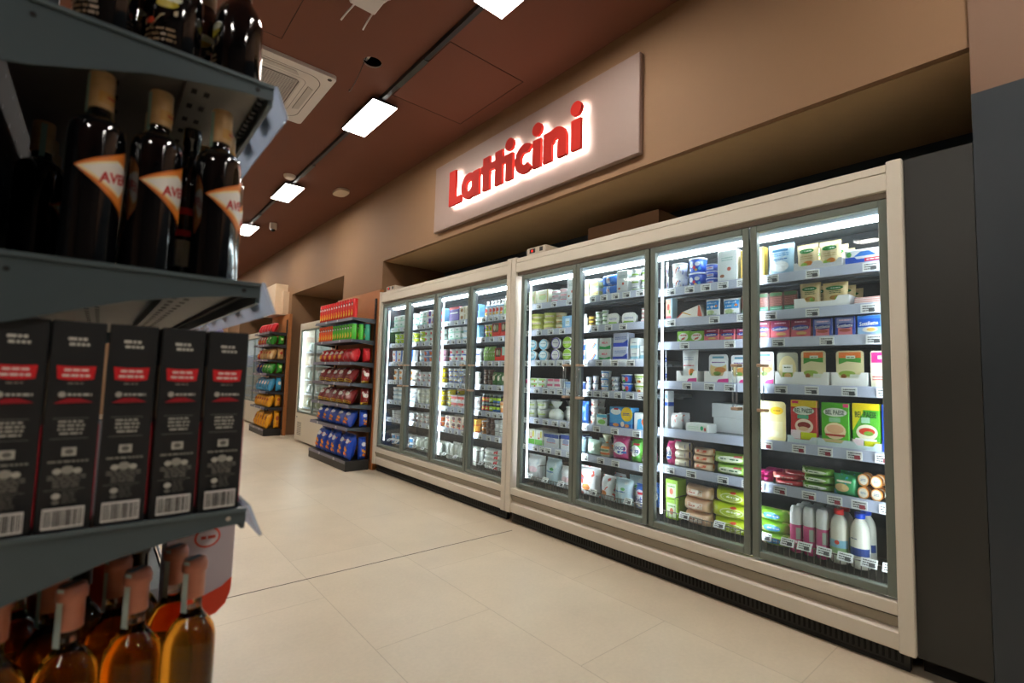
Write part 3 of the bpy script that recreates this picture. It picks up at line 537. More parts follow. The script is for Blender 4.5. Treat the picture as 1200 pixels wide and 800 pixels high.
 'rainbow': ('mozzarella_box', 'box', 'blue box with rainbow', s_carton, .08, '#dfeef8', [('p', [(-.5, 0), (.5, 0), (.5, .6), (-.5, .1)], '#2f5cd0'), ('p', [(-.5, .2), (.3, .8), (.3, .9), (-.5, .34)], '#f0a04a'), ('p', [(-.5, .12), (.4, .7), (.36, .8), (-.5, .22)], '#e85a5a')]),
 'philpk': ('mozzarella_box', 'box', 'pale blue box, rainbow stroke', s_carton, .08, '#cfe8f6', [('r', -.5, .5, .5, 1, '#f0f6fa'), ('l', -.4, .76, .1, .88, 1, '#e05a78'), ('p', [(-.1, .16), (.02, .12), (.32, .6), (.24, .7)], '#e8905a'), ('p', [(.02, .12), (.12, .1), (.38, .5), (.32, .6)], '#4a8ad8')]),
 'greenbase': ('butter_pack', 'box', 'grey box with green base', s_carton, .08, '#c4ccc8', [('p', [(-.5, 0), (.5, 0), (.5, .34), (0, .2), (-.5, .3)], '#159a4a'), ('t', 'MILA', 0, .58, .2, '#d8406a', 0, .6)]),
 'bluebase': ('butter_pack', 'box', 'white and blue butter box', s_carton, .08, '#ccd4ee', [('p', [(-.5, 0), (.5, 0), (.5, .5), (.2, .28), (-.5, .28)], '#2648c8'), ('l', -.36, .5, .4, .74, 2, '#7a8ad0')]),
 'whitecard': ('cheese_carton', 'carton', 'white and pale blue carton', s_carton, .08, '#f0f4f6', [('r', -.5, .08, .5, .34, '#a0d8f0'), ('l', -.3, .5, .3, .66, 1, '#8a98a8')]),
 'bluecup': ('yogurt_cup', 'cup', 'small blue yogurt cup', s_cup, .05, '#5a7ac8', [('o', 0, .5, .3, .3, '#e8ecf8')]),
 'greycup': ('yogurt_cup', 'cup', 'grey-white printed yogurt cup', s_cup, .06, '#dfe6ee', [('o', 0, .5, .3, .3, '#f4f4f8'), ('p', [(.1, .2), (.4, .2), (.3, .6)], '#4a6ab0'), ('o', -.1, .3, .1, .14, '#c86a7a')], dict(lid='#9aa8b4')),
 'bluelid': ('yogurt_cup', 'cup', 'white cup with blue swirl', s_cup, .07, W_, [('p', [(.1, 0), (.5, 0), (.5, .8), (.3, .6)], '#2f8ad8'), ('r', -.5, .78, .5, .96, '#3f94e0'), ('l', -.36, .3, .1, .55, 1, '#e8606a')], dict(lid='#d8e8f4')),
 'multicup': ('dessert_cup', 'cup', 'blue and red printed cup', s_cup, .07, '#2f6ad0', [('o', -.15, .55, .22, .3, '#f0f4fa'), ('o', .24, .5, .14, .3, '#c83a4a'), ('o', 0, .25, .14, .16, '#4aae4a')], dict(lid='#dfe8f0')),
 'yelgrcup': ('yogurt_tub', 'tub', 'pale green and yellow tub', s_cup, .08, '#eef2dc', [('r', -.5, .7, .5, .9, '#a8cc5a'), ('l', -.3, .5, .3, .64, 1, '#5a7a5a'), ('o', 0, .25, .16, .16, '#e8b44a'), ('o', .08, .22, .08, .12, '#d8503a')], dict(lid='#f0f2ea')),
 'bluebag': ('grated_cheese_bag', 'cheese pack', 'dark blue printed bag', s_bag, .05, 'PR:#2a62b8:#5a9ae0:#e8eef4', [('o', 0, .7, .3, .12, '#8ac0f0')]),
 'whitecup': ('yogurt_cup', 'cup', 'white cup with red spot', s_cup, .06, '#f4f0ec', [('o', -.1, .4, .14, .22, '#b8503a'), ('l', -.1, .6, .3, .76, 1, '#9a8a8a')]),
 'greenpk2': ('salad_cheese_tray', 'cheese pack', 'clear tray, green herbs print', s_tray, .05, '#d8e8e0', [('r', -.46, .7, .46, .95, '#3fa0c0'), ('o', 0, .34, .36, .2, '#7ab84a'), ('r', .1, .6, .4, .68, '#e06a5a')]),
 'bybox': ('cheese_snack_box', 'box', 'blue and yellow snack box', s_carton, .08, '#4aa4e4', [('o', .28, .68, .26, .34, '#f8cc2c'), ('o', -.22, .78, .24, .16, '#f0f6fa'), ('r', -.3, .86, -.1, .94, '#e0344a'), ('r', -.5, 0, .5, .22, '#2a6ac8'), ('o', -.2, .14, .14, .08, '#e89a5a'), ('l', .12, .6, .42, .76, 2, '#3a6a9a'), ('o', .1, .2, .08, .12, '#f0e0c8'), ('o', .3, .14, .1, .08, '#e89a5a')]),
 'bluewhitebox': ('cheese_snack_box', 'box', 'white and blue box, orange fish', s_carton, .08, '#eef4f8', [('p', [(-.3, 0), (.3, 0), (.1, .7), (-.2, .6)], '#4aaee8'), ('o', .32, .5, .2, .2, '#f0784a')]),
 'greybag': ('mozzarella_bag', 'cheese pack', 'blue-grey soft bag', s_bag, .05, 'PR:#9ab0c0:#c8d8e0:#5a7a94', []),
 'mozzbag': ('mozzarella_bag', 'cheese pack', 'clear round mozzarella bag', s_bag, .08, 'PR:#b8d0c0:#dfeae0:#7aa890', [('o', 0, .5, .3, .24, '#e4eee2'), ('l', -.2, .46, .2, .56, 1, '#3a7a4a')]),
 'orangetwist': ('tied_cheese_bag', 'cheese pack', 'tied clear bag, orange bands', s_twist, .08, 'PR:#c8cca8:#e8e4c8:#7a9a5a', [('r', -.5, .62, .5, .78, '#f0902c'), ('r', -.5, .2, .5, .34, '#e0703a'), ('r', -.4, .42, .4, .56, '#5a7a5a')]),
 'wbrbag': ('mozzarella_bag', 'cheese pack', 'white bag, red-blue print', s_bag, .1, 'PR:#f2f4f8:#e85a4a:#3f86d8', [('o', -.05, .34, .2, .12, '#f09048')]),
 'palebag': ('mozzarella_bag', 'cheese pack', 'pale blue soft bag', s_bag, .1, 'PR:#c8e2ee:#e8f2f6:#a0cce0', [('l', -.3, .5, .2, .6, 1, '#4a7ac0'), ('o', .1, .66, .12, .06, '#5ab06a')]),
 'palewhite': ('mozzarella_bag', 'cheese pack', 'white soft bag', s_bag, .1, 'PR:#eef2f6:#d0e0ea:#e8b0a8', [('o', 0, .5, .26, .12, '#f0d0d8')]),
 'creambox': ('cheese_carton', 'carton', 'cream and green carton', s_carton, .1, '#eef0dc', [('o', 0, .5, .34, .2, '#c8e0a0'), ('l', -.3, .64, .3, .74, 1, '#e8a85a'), ('r', .4, 0, .5, 1, '#d8c078')]),
 'yeltub': ('spread_tub', 'tub', 'yellow and green tub', s_tub, .1, '#e4e684', [('r', -.5, .3, .5, .6, '#f4f4e0'), ('l', -.4, .36, .4, .54, 1, '#e88a6a')], dict(lid='#d8e07a')),
 'orangetub': ('spread_tub', 'tub', 'cream tub with orange print', s_tub, .1, '#f0e4b8', [('l', -.4, .3, .4, .6, 1, '#e8864a')], dict(lid='#d8cc8a')),
 'bluebox2': ('cheese_carton', 'carton', 'light blue carton', s_carton, .08, '#8cc0ec', [('r', -.2, .2, .2, .8, '#d8eaf8'), ('l', -.16, .4, .16, .6, 2, '#b0b04a')]),
 'disclb': ('ricotta_tub', 'tub', 'light blue round tub on edge', s_disc, .04, '#7cc8ea', [('o', 0, .56, .36, .3, '#e8f4fa'), ('l', -.28, .5, .28, .62, 1, '#7a98a8')]),
 'discvi': ('ricotta_tub', 'tub', 'violet ringed round tub on edge', s_disc, .04, '#6a5cc0', [('o', 0, .5, .38, .38, '#f2f2fa'), ('l', -.28, .46, .28, .58, 1, '#7a7a9a')]),
 'discgr': ('ricotta_tub', 'tub', 'lime green round tub on edge', s_disc, .04, '#9acc3c', [('r', -.4, .42, .4, .62, '#e8f2dc'), ('l', -.3, .46, .3, .58, 1, '#3a5a2a'), ('o', 0, .28, .2, .1, '#c0e070')]),
 'greenlow': ('cheese_tray', 'tray', 'low white and green tray', s_carton, .09, '#eef4ea', [('r', -.4, .5, .4, .9, '#a4d070'), ('o', .1, .4, .1, .2, '#d86a5a')]),
 'pinklow': ('cheese_tray', 'tray', 'low pink and white tray', s_carton, .09, '#f4eef0', [('r', -.45, .5, .45, .95, '#ee7aa0')]),
 'bluelow': ('cheese_tray', 'tray', 'low white and blue tray', s_carton, .09, '#e8f0f4', [('o', 0, .5, .3, .34, '#a0b8d8'), ('r', -.4, .7, .4, .95, '#5a8ac8')]),
 'whgreen': ('yogurt_cup', 'cup', 'white and lime yogurt cup', s_cup, .08, '#f2f6ec', [('r', -.5, .4, .5, .6, '#c8e08a'), ('l', -.3, .66, .3, .8, 1, '#7aa05a')]),
 'conebag': ('tied_cheese_bag', 'cheese pack', 'white tied bag', s_twist, .09, 'PR:#f0f4f0:#d8e8b8:#e0ecec', [], dict(tie='#e8e8e8')),
 'whitetub2': ('yogurt_tub', 'tub', 'plain white tub', s_tub, .1, '#f2f2ee', [('l', -.3, .4, .3, .5, 1, '#b8c8b0')]),
 'greenwhite': ('cheese_snack_box', 'box', 'white box, green base', s_carton, .08, '#f0f4ea', [('r', -.5, 0, .5, .36, '#7ad05a'), ('o', 0, .6, .26, .2, '#e8d8d0'), ('r', -.1, .4, .1, .5, '#e8603a'), ('r', .2, .5, .4, .9, '#f0e04a')]),
 'bluewhite2': ('cheese_snack_box', 'box', 'white box, dark blue top', s_carton, .08, '#e8eef4', [('r', -.5, .7, .5, .96, '#2f52b0'), ('o', 0, .5, .3, .2, '#a8b8e0'), ('l', -.3, .3, .3, .4, 1, '#e87a6a')]),
 # far cooler
 'cartmint': ('milk_carton', 'carton', 'white and mint carton', s_carton, .07, '#eef6f4', [('r', -.5, .12, .5, .4, '#a8dcc8'), ('r', -.2, .5, .2, .7, '#68b89a')]),
 'limecup': ('yogurt_cup', 'cup', 'lime yogurt cup', s_cup, .06, '#c8e23c', [('o', 0, .5, .28, .3, '#f4f8e0'), ('o', .1, .4, .1, .14, '#4a8a2a')]),
 'bluestripe': ('yogurt_cup', 'carton', 'white carton, blue-orange stripe', s_carton, .06, '#f0f4f8', [('r', .1, 0, .4, 1, '#3f7ad8'), ('o', -.2, .4, .16, .2, '#f0784a')]),
 'orangecup': ('yogurt_cup', 'cup', 'white cup with orange print', s_cup, .06, '#f4f0e8', [('o', 0, .5, .26, .3, '#f09a4a')]),
 'whiteblue': ('yogurt_cup', 'cup', 'white and pale blue cup', s_cup, .06, '#f0f4f8', [('r', -.5, .2, .5, .5, '#b8dcf0')]),
 'redbluecup': ('yogurt_cup', 'cup', 'red and blue yogurt cup', s_cup, .06, '#f0f0f4', [('r', -.5, .5, 0, .9, '#e0485a'), ('r', 0, .2, .5, .9, '#4a9ad8')]),
 'purplepk': ('yogurt_pack', 'carton', 'white and purple yogurt pack', s_carton, .07, '#f0eef4', [('r', -.1, .2, .5, .9, '#6a3fb0'), ('o', -.24, .3, .14, .16, '#f0a04a')]),
 'lbluepk': ('yogurt_pack', 'carton', 'light blue yogurt pack', s_carton, .07, '#8ccaf0', [('o', 0, .4, .2, .2, '#e8607a')]),
 'mintred': ('yogurt_cup', 'cup', 'mint cup with red berry', s_cup, .06, '#d4ebe2', [('o', 0, .55, .2, .26, '#e0525a')]),
 'bluered': ('yogurt_cup', 'cup', 'blue cup, orange-red print', s_cup, .06, '#8a9cc8', [('o', 0, .5, .3, .36, '#d86a3c')]),
 'purplemix': ('yogurt_cup', 'cup', 'lilac and brown cup', s_cup, .06, '#b4a8d0', [('o', 0, .4, .26, .3, '#6a4a6a')]),
 'pinkround': ('yogurt_cup', 'cup', 'pink yogurt cup', s_cup, .06, '#e8b0c8', [('o', 0, .5, .22, .3, '#e03a5a')]),
 'whitered': ('yogurt_cup', 'cup', 'white cup with red berries', s_cup, .06, '#f2eeee', [('o', -.1, .4, .18, .24, '#c83a4a'), ('r', -.5, .8, .5, .95, '#b8c8d4')]),
 'yellowpk': ('yogurt_cup', 'cup', 'yellow yogurt cup', s_cup, .06, '#f0d83a', [('o', 0, .5, .2, .24, '#f8f4d0'), ('o', .2, .4, .1, .14, '#4a9a4a')]),
 'whiteclear': ('yogurt_cup', 'cup', 'cream white yogurt cup', s_cup, .06, '#f0f0e4', [('l', -.2, .4, .2, .6, 1, '#c8c8a8')]),
 'orangeblue': ('yogurt_cup', 'cup', 'orange and blue cup', s_cup, .06, '#f07a3a', [('r', -.5, .4, .5, .6, '#3a5ab8')]),
 'palepk': ('fresh_pasta_pack', 'flow pack', 'pale green upright pack', s_bag, .05, 'PR:#dfe8e0:#b8d8c8:#f0e8e0', []),
 'purplebox': ('yogurt_multipack', 'box', 'dark purple and red multipack', s_carton, .1, '#4a2f94', [('r', -.5, .84, .5, 1, '#d83040'), ('r', -.1, .1, .5, .5, '#5a3ab0'), ('l', -.4, .5, .4, .7, 1, '#e8e0f0')]),
 'creampk': ('dessert_pack', 'carton', 'cream dessert pack', s_carton, .07, '#f0e6d0', [('o', -.1, .5, .2, .26, '#a8743a'), ('r', .2, .1, .45, .9, '#d8c8a0')]),
 'bluepk3': ('dessert_pack', 'carton', 'blue dessert pack', s_carton, .07, '#7ab4e0', [('o', -.1, .5, .2, .26, '#5a3a2a'), ('r', .2, .1, .45, .9, '#2f4a94')]),
 'redberry': ('yogurt_cup', 'cup', 'white cup, red and blue print', s_cup, .06, '#f2f2f4', [('o', 0, .6, .2, .26, '#d8344a'), ('r', -.5, .0, .5, .2, '#3f5ac8')]),
 'bluelabel': ('yogurt_cup', 'cup', 'white cup with blue band', s_cup, .06, '#f4f6fa', [('r', -.5, .3, .5, .55, '#3f62c8'), ('o', .2, .7, .12, .16, '#f0c83a')]),
 'darkcup': ('dessert_cup', 'cup', 'dark brown dessert cup', s_cup, .06, '#4a3a3c', [('r', -.3, .1, .3, .8, '#8a7a80')]),
 'redpk': ('yogurt_pack', 'carton', 'red and white carton', s_carton, .07, '#f0e8e8', [('r', -.5, .4, .5, .8, '#e8524a'), ('o', .1, .3, .16, .16, '#f0b0a0')]),
 'redyel': ('dessert_pack', 'carton', 'brown and red dessert pack', s_carton, .07, '#f0dcc8', [('o', 0, .6, .3, .26, '#6a2a2a'), ('o', .1, .2, .16, .14, '#e84a4a'), ('o', -.2, .3, .12, .12, '#f0a03a')]),
 'orangepk': ('dessert_pack', 'carton', 'orange dessert pack', s_carton, .07, '#f0b04a', [('o', 0, .5, .2, .2, '#f4ecdc'), ('r', -.5, .0, .5, .2, '#d8642a')]),
 'slimbag': ('fresh_pasta_pack', 'flow pack', 'slim white upright bag', s_bag, .04, 'PR:#e4e8e4:#c8d0c4:#f4f4f0', []),
 'drinkred': ('yogurt_drink', 'bottle', 'white drink bottle, red fruit', s_bottle, .05, '#f0f2f6', [('o', 0, .42, .3, .12, '#e04a3a'), ('o', 0, .22, .26, .07, '#f0b83a'), ('r', -.5, .62, .5, .68, '#58a8d8')], dict(cap='#f4f4f6', kind='small')),
 'drinkgreen': ('yogurt_drink', 'bottle', 'tall green-white drink bottle', s_bottle, .05, '#eef4e8', [('r', -.5, .1, .5, .5, '#b0dc84'), ('o', 0, .4, .2, .08, '#e8f0c8')], dict(cap='#f4f4f6', kind='small')),
 'drinklilac': ('yogurt_drink', 'bottle', 'lilac drink bottle', s_bottle, .05, '#c8b8e8', [('r', -.5, .2, .5, .5, '#e8e0f4')], dict(cap='#e07aa0', kind='small')),
 'multicup2': ('children_yogurt', 'cup', 'yellow, green and purple cup', s_cup, .07, '#e8d43c', [('o', -.1, .6, .24, .3, '#7a4ab0'), ('o', .2, .4, .16, .26, '#5ab03c'), ('o', -.2, .2, .1, .14, '#e0503a')]),
 'redtray': ('snack_display_box', 'display box', 'red display box of cups', s_carton, .1, '#e23426', [('p', [(-.36, .36), (.36, .36), (.42, .98), (-.42, .98)], '#6a3830'), ('o', -.14, .68, .16, .22, '#c8b8a0'), ('o', .18, .66, .16, .22, '#8a9a6a')]),
 'redtray2': ('snack_display_box', 'display box', 'red display box, mint packs', s_carton, .1, '#e23426', [('r', -.46, .42, .46, 1, '#a8d8cc'), ('r', -.26, .42, -.18, 1, '#f0f6f4'), ('r', .1, .42, .18, 1, '#f0f6f4'), ('r', -.04, .46, .02, .7, '#2a3a4a')]),
 'slimgreen': ('snack_stick_pack', 'snack pack', 'slim green and red pack', s_bag, .04, 'PR:#8cb85a:#e8e4d8:#c83a4a', []),
 'brownjar': ('chocolate_pudding', 'cup', 'brown pudding cup', s_cup, .07, '#5a3c34', [('r', -.3, .3, .3, .5, '#8a7468')], dict(lid='#6a5048')),
 'dinopk': ('snack_pouch', 'pouch', 'dark green printed pouch', s_bag, .04, 'PR:#4a7a44:#d8c8b0:#c8443a', [('o', 0, .6, .26, .2, '#e8dcc8')]),
 'yelpouch': ('snack_pouch', 'pouch', 'bright yellow pouch', s_bag, .04, '#f0d81e', [('o', 0, .5, .2, .12, '#a8c83a')]),
 'greenjar': ('dessert_jar', 'jar', 'glass jar, lime label', s_bottle, .06, '#3a4438', [('r', -.5, .15, .5, .6, '#a0c818'), ('r', -.3, .3, .3, .45, '#f0f4d8')], dict(cap='#8a9078', kind='jar')),
 'redjar': ('dessert_jar', 'jar', 'glass jar, red label', s_bottle, .06, '#3a3c38', [('r', -.5, .15, .5, .6, '#d84a34'), ('r', -.3, .3, .3, .45, '#c8d83a')], dict(cap='#7a8a88', kind='jar')),
 'bluejar': ('dessert_jar', 'jar', 'glass jar, blue-green label', s_bottle, .06, '#3a4448', [('r', -.5, .1, .5, .3, '#2f6ab8'), ('r', -.5, .3, .5, .6, '#a8cc2c')], dict(cap='#8a9090', kind='jar')),
 'pinkcup': ('fruit_cup', 'cup', 'bright pink cup', s_cup, .07, '#f03a94', [('o', 0, .5, .2, .24, '#f8c0d8')], dict(lid='#f088b8')),
 'peachcup': ('fruit_cup', 'cup', 'peach coloured cup', s_cup, .07, '#f0a060', [('r', -.5, .5, .5, .8, '#f4d8a0')], dict(lid='#f0c098')),
 'bluegrcup': ('fruit_cup', 'cup', 'mint coloured cup', s_cup, .07, '#a8dce0', [], dict(lid='#dceef0')),
 'whitecan': ('milk_drink', 'cup', 'white ribbed cup', s_cup, .06, '#e8eaec', [('r', -.5, .62, .5, .7, '#7a8088'), ('l', -.3, .3, .3, .45, 1, '#a8b0b8')]),
 'whiterd': ('fresh_bread_bag', 'flow pack', 'white flow pack, red tie', s_bag, .12, 'PR:#eef0ee:#dfe4e4:#f8f8f8', [('r', .28, .1, .42, .9, '#e0404a'), ('l', -.3, .3, .2, .7, 1, '#b8c8c0')], dict(crimp='lr')),
 'orangejar': ('dessert_cup', 'cup', 'dark orange cup', s_cup, .06, '#b8742c', [('r', -.3, .2, .3, .6, '#6a4a2a')]),
}
DEF = ('s_bag',)
_proto = {}
def product(key, w, h, depth=None):
    """one product of this kind and size; later calls copy the first"""
    k = (key, round(w, 3), round(h, 3))
    name, cat, desc, fn, d, base, spec = K[key][:7]; kw = dict(K[key][7]) if len(K[key]) > 7 else {}
    if k in _proto: return dup(_proto[k], (0, 0, 0))
    if isinstance(base, str) and base.startswith('PR:'):
        _, a, b, c = base.split(':'); base = PR(a, b, c, scale=14)
    if fn is s_bag: kw.setdefault('seed', len(_proto))
    parts = fn(w, h, d, base, spec, **kw)
    root = parts[0][1].build(name)
    for n, mb in parts[1:]: mb.build(n, root)
    _proto[k] = root; return root

# ------------------------------------------------------------------ ceiling fittings
black = M('#17181a', .45)
# lighting track
mb = MB(); mb.box(1.685, -3.5, 3.485, 1.72, 14.5, CZ-.0005, M('#111213', .4)); mb.box(1.6945, -3.5, 3.4845, 1.7105, 14.5, 3.4852, M('#2c3234', .3, .5))
for y in (1.1, 3.1, 5.6, 8.0, 11): mb.box(1.68, y, 3.478, 1.725, y+.45, 3.487, M('#3f4846', .35, .4))
tag(mb.build('lighting_track'), 'long black lighting track running along the brown ceiling', 'track')
def lamp_mat():
    if 'lamp' in _m: return _m['lamp']
    m = bpy.data.materials.new('louvred_diffuser'); m.use_nodes = True; nt = m.node_tree
    for n in list(nt.nodes): nt.nodes.remove(n)
    N = nt.nodes.new; L = nt.links.new; o = N('ShaderNodeOutputMaterial'); e = N('ShaderNodeEmission'); tc = N('ShaderNodeTexCoord')
    br = N('ShaderNodeTexBrick'); br.offset = 0; br.inputs['Scale'].default_value = 1; br.inputs['Brick Width'].default_value = .0225; br.inputs['Row Height'].default_value = .035
    br.inputs['Mortar Size'].default_value = .003; br.inputs['Mortar Smooth'].default_value = 0
    L(tc.outputs['Object'], br.inputs['Vector'])
    mr = N('ShaderNodeMapRange'); mr.inputs[3].default_value = LAMP_POWER*1.2; mr.inputs[4].default_value = .75; L(br.outputs['Fac'], mr.inputs[0])
    e.inputs[0].default_value = (1, .93, .84, 1); L(mr.outputs[0], e.inputs[1]); L(e.outputs[0], o.inputs[0]); _m['lamp'] = m; return m
def lamp():
    r = empty('ceiling_lamp')
    f = MB(); f.box(-.1165, -.345, .004, .1165, .345, .024, M('#1b1c22', .4)); f.build('frame', r)
    d = MB(); d.add([(-.1125, -.34, 0), (.1125, -.34, 0), (.1125, .34, 0), (-.1125, .34, 0), (-.1125, -.34, .004), (.1125, -.34, .004), (.1125, .34, .004), (-.1125, .34, .004)],
        [(3, 2, 1, 0), (0, 1, 5, 4), (1, 2, 6, 5), (2, 3, 7, 6), (3, 0, 4, 7)], lamp_mat()); d.build('diffuser', r)
    return r
lp = lamp(); LL = [(2.03, 'nearest white panel lamp on the ceiling track, cut by the frame top'), (4.17, 'large white panel lamp on the track, above the SIGN side'.replace('SIGN side', 'red sign')),
    (6.7, 'third white panel lamp along the ceiling track, beside the oval detector'), (9.0, 'farthest visible white panel lamp on the track, beside the bottle'),
    (11.4, 'white panel lamp hidden beyond the shelf, far on the track'), (13.7, 'last white panel lamp at the far end of the track'),
    (-.3, 'white panel lamp on the track behind the camera'), (-2.6, 'white panel lamp on the track farthest behind the camera')]
for i, (y, l) in enumerate(LL):
    o = lp if i == 0 else dup(lp, (0, 0, 0)); o.location = (1.726, y, 3.46); tag(o, l, 'ceiling lamp', 'panel lamps on the ceiling track')
ORDL = ['beside it', 'just beyond it', 'halfway down', 'past halfway', 'behind camera', 'far end', 'nearest', 'middle', 'farthest']
for i, (x, y) in enumerate([(-1.9, 1.0), (-1.9, 3.4), (-1.9, 5.8), (-1.9, 8.2), (-1.9, -1.4), (-1.9, 11), (-4, 2), (-4, 6.5), (-4, 11)]):  # unseen lamp rows added to light the bottle shelving
    o = dup(lp, (x, y, 3.46)); tag(o, f"unseen added panel lamp over the {'next' if x > -3 else 'second'} aisle left of the bottle shelving, {ORDL[i]}", 'ceiling lamp', 'added unseen lamps over the next aisles')
# air conditioner cassette
ac = empty('air_conditioner', (.83, 4.29, CZ-.0005)); tag(ac, 'square white ceiling air conditioner cassette with honeycomb grille', 'air conditioner')
wh = M('#d9d2cb', .45); S = .475
def rsq(s, r, n=6):
    p = []
    for cx, cy, a0 in ((s-r, s-r, 0), (-s+r, s-r, 90), (-s+r, -s+r, 180), (s-r, -s+r, 270)):
        for i in range(n): a = radians(a0+90*i/(n-1)); p.append((cx+r*cos(a), cy+r*sin(a)))
    return p
mb = MB(); mb.prism(rsq(S, .03), 'z', -.03, 0, wh); mb.build('panel', ac)
mb = MB(); g = M('#6f6a66', .6); gw = M('#cfc8c2', .5); s = .26
mb.prism(rsq(s, .05), 'z', -.034, -.0302, g)
for k in range(26):
    x = -s+.01+k*.02
    mb.box(x, -s+.02, -.0375, x+.007, s-.02, -.034, gw); mb.box(-s+.02, x, -.0375, s-.02, x+.007, -.034, gw)
mb.build('grille', ac)
mb = MB(); ol = rsq(.40, .12, 8); il = rsq(.394, .117, 8); N_ = len(ol)
def ring(o, i, m, z=-.0308):
    N = len(o); mb.add([(x, y, z) for x, y in o]+[(x, y, z) for x, y in i], [(k, N+k, N+(k+1) % N, (k+1) % N) for k in range(N)], m)
ring(ol, il, M('#57504b', .7)); ring(rsq(.30, .06, 8), rsq(.296, .058, 8), M('#8a827c', .7)); mb.build('seam', ac)
for a in range(4):
    mb = MB(); mb.prism([(-.22, .33), (.22, .33), (.19, .375), (-.19, .375)], 'z', -.036, -.0302, M('#bdb6b0', .5)); mb.box(-.215, .327, -.0335, .215, .331, -.0302, M('#4a4541', .7)); mb.build('louvre', ac, (0, 0, 0), a*pi/2)
mb = MB(); mb.lathe([(.016, -.033), (.018, -.0302)], M('#2c2a2a', .4), 16, .43, -.43); mb.build('sensor', ac)
# wireless access point with four aerials
ap = empty('access_point', (1.12, 2.815, 0)); tag(ap, 'small white wireless box with stick aerials on the brown ceiling', 'wireless access point')
mb = MB(); mb.bbox(-.085, -.085, 3.45, .085, .085, 3.482, M('#dcd8d4', .4), .008); mb.box(-.03, -.03, 3.482, .03, .03, CZ-.0005, M('#bbb6b0', .5)); mb.build('body', ap)
for x, y, dx, dy in ((-.05, .08, -.07, .25), (.07, .08, .075, .24), (.08, -.05, .09, -.13), (-.07, -.07, -.13, -.2)):
    mb = MB(); mb.tube([(x, y, 3.458), (x+(dx-x)*.6, y+(dy-y)*.6, 3.452), (dx, dy, 3.44)], .0055, M('#e4e0dc', .4)); mb.build('aerial', ap)
# loose cable out of the hole, strap across it
cb = MB(); cb.tube([(1.40, 3.44, 3.70), (1.395, 3.47, 3.55), (1.385, 3.55, 3.47), (1.39, 3.66, 3.43), (1.405, 3.79, 3.43), (1.42, 3.86, 3.46), (1.43, 3.88, 3.495)], .003, M('#2a1a14', .6))
tag(cb.build('loose_cable'), 'thin dark cable dangling from the round hole in the ceiling', 'cable')
mb = MB(); mb.box(1.40, 3.40, 3.56, 1.425, 3.53, 3.566, M('#b9b2aa', .4)); mb.tube([(1.37, 3.41, 3.6), (1.42, 3.43, 3.58), (1.48, 3.44, 3.6)], .004, M('#c8481e', .5)); tag(mb.build('ceiling_bracket'), 'metal strap and orange wire showing inside the round ceiling hole', 'bracket')
# oval light, smoke detector, camera
mb = MB(); mb.prism([(2.275+.085*cos(2*pi*i/20), 6.27+.145*(abs(sin(2*pi*i/20))**.5)*(1 if sin(2*pi*i/20) > 0 else -1)) for i in range(20)], 'z', 3.49, CZ-.0005, M('#d8c8b4', .5)); tag(mb.build('emergency_light'), 'flat oval cream ceiling fitting left of the red sign', 'ceiling fitting')
mb = MB(); mb.lathe([(.05, 3.478), (.062, 3.49), (.062, 3.5), (.07, 3.502), (.07, CZ-.0005)], M('#d8c8b4', .5), 20, 1.615, 6.2); tag(mb.build('smoke_detector'), 'round cream smoke detector half hidden behind the black track', 'smoke detector')
sc = empty('security_camera', (2.0, 8.45, 0)); tag(sc, 'small white dome security camera on the far brown ceiling', 'camera')
mb = MB(); mb.lathe([(.05, 3.42), (.056, 3.43), (.056, CZ-.0005)], M('#d8ccc0', .5), 18, 0, 0); mb.build('housing', sc)
mb = MB(); mb.lathe([(.008, 3.385), (.026, 3.392), (.034, 3.405), (.036, 3.42)], M('#0e0e10', .15), 16, 0, 0); mb.build('lens_dome', sc)

# ------------------------------------------------------------------ illuminated sign
sg = empty('wall_sign', (0, 0, 0)); tag(sg, 'pale backlit wall sign with raised red letters reading Latticini', 'sign')
mb = MB(); mb.bbox(2.558, 1.815, 2.612, 2.5995, 4.345, 3.30, M('#8c766d', .55, mott=.02), .006); mb.build('panel', sg)
SX = 2.49
def letter(ch, u0, k=1.0):
    """solid shapes in (u, v): u runs right, v up from the baseline"""
    def arc(cx, cy, r1, r2, a0, a1, n=26):
        o = [(cx+r2*cos(radians(a0+(a1-a0)*i/n)), cy+r2*sin(radians(a0+(a1-a0)*i/n))) for i in range(n+1)]
        q = [(cx+r1*cos(radians(a0+(a1-a0)*i/n)), cy+r1*sin(radians(a0+(a1-a0)*i/n))) for i in range(n+1)]
        return [[o[i], o[i+1], q[i+1], q[i]] for i in range(n)]
    R = lambda a, b, c, d: [[(a, b), (c, b), (c, d), (a, d)]]
    G = lambda *gs: [(k, p) for k, g in enumerate(gs) for p in g]
    return {'L': G(R(0, 0, .105, .34), R(.105, 0, .205, .068)),
            'a': G(arc(.125, .116, .048, .122, 0, 360), R(.19, 0, .285, .232)),
            't': G(R(.03, 0, .128, .298), R(0, .165, .175, .228)),
            'i': G(R(0, 0, .09, .225), arc(.045, .305, 0, .053, 0, 360, 24)),
            'c': G(arc(.125, .118, .05, .122, 48, 312)),
            'n': G(R(0, 0, .092, .232), arc(.135, .13, .028, .112, 0, 180), R(.155, 0, .247, .132))}[ch]
red = M('#b41806', .85, mott=.02); glow = EM('#fff4ea', SIGN_POWER)
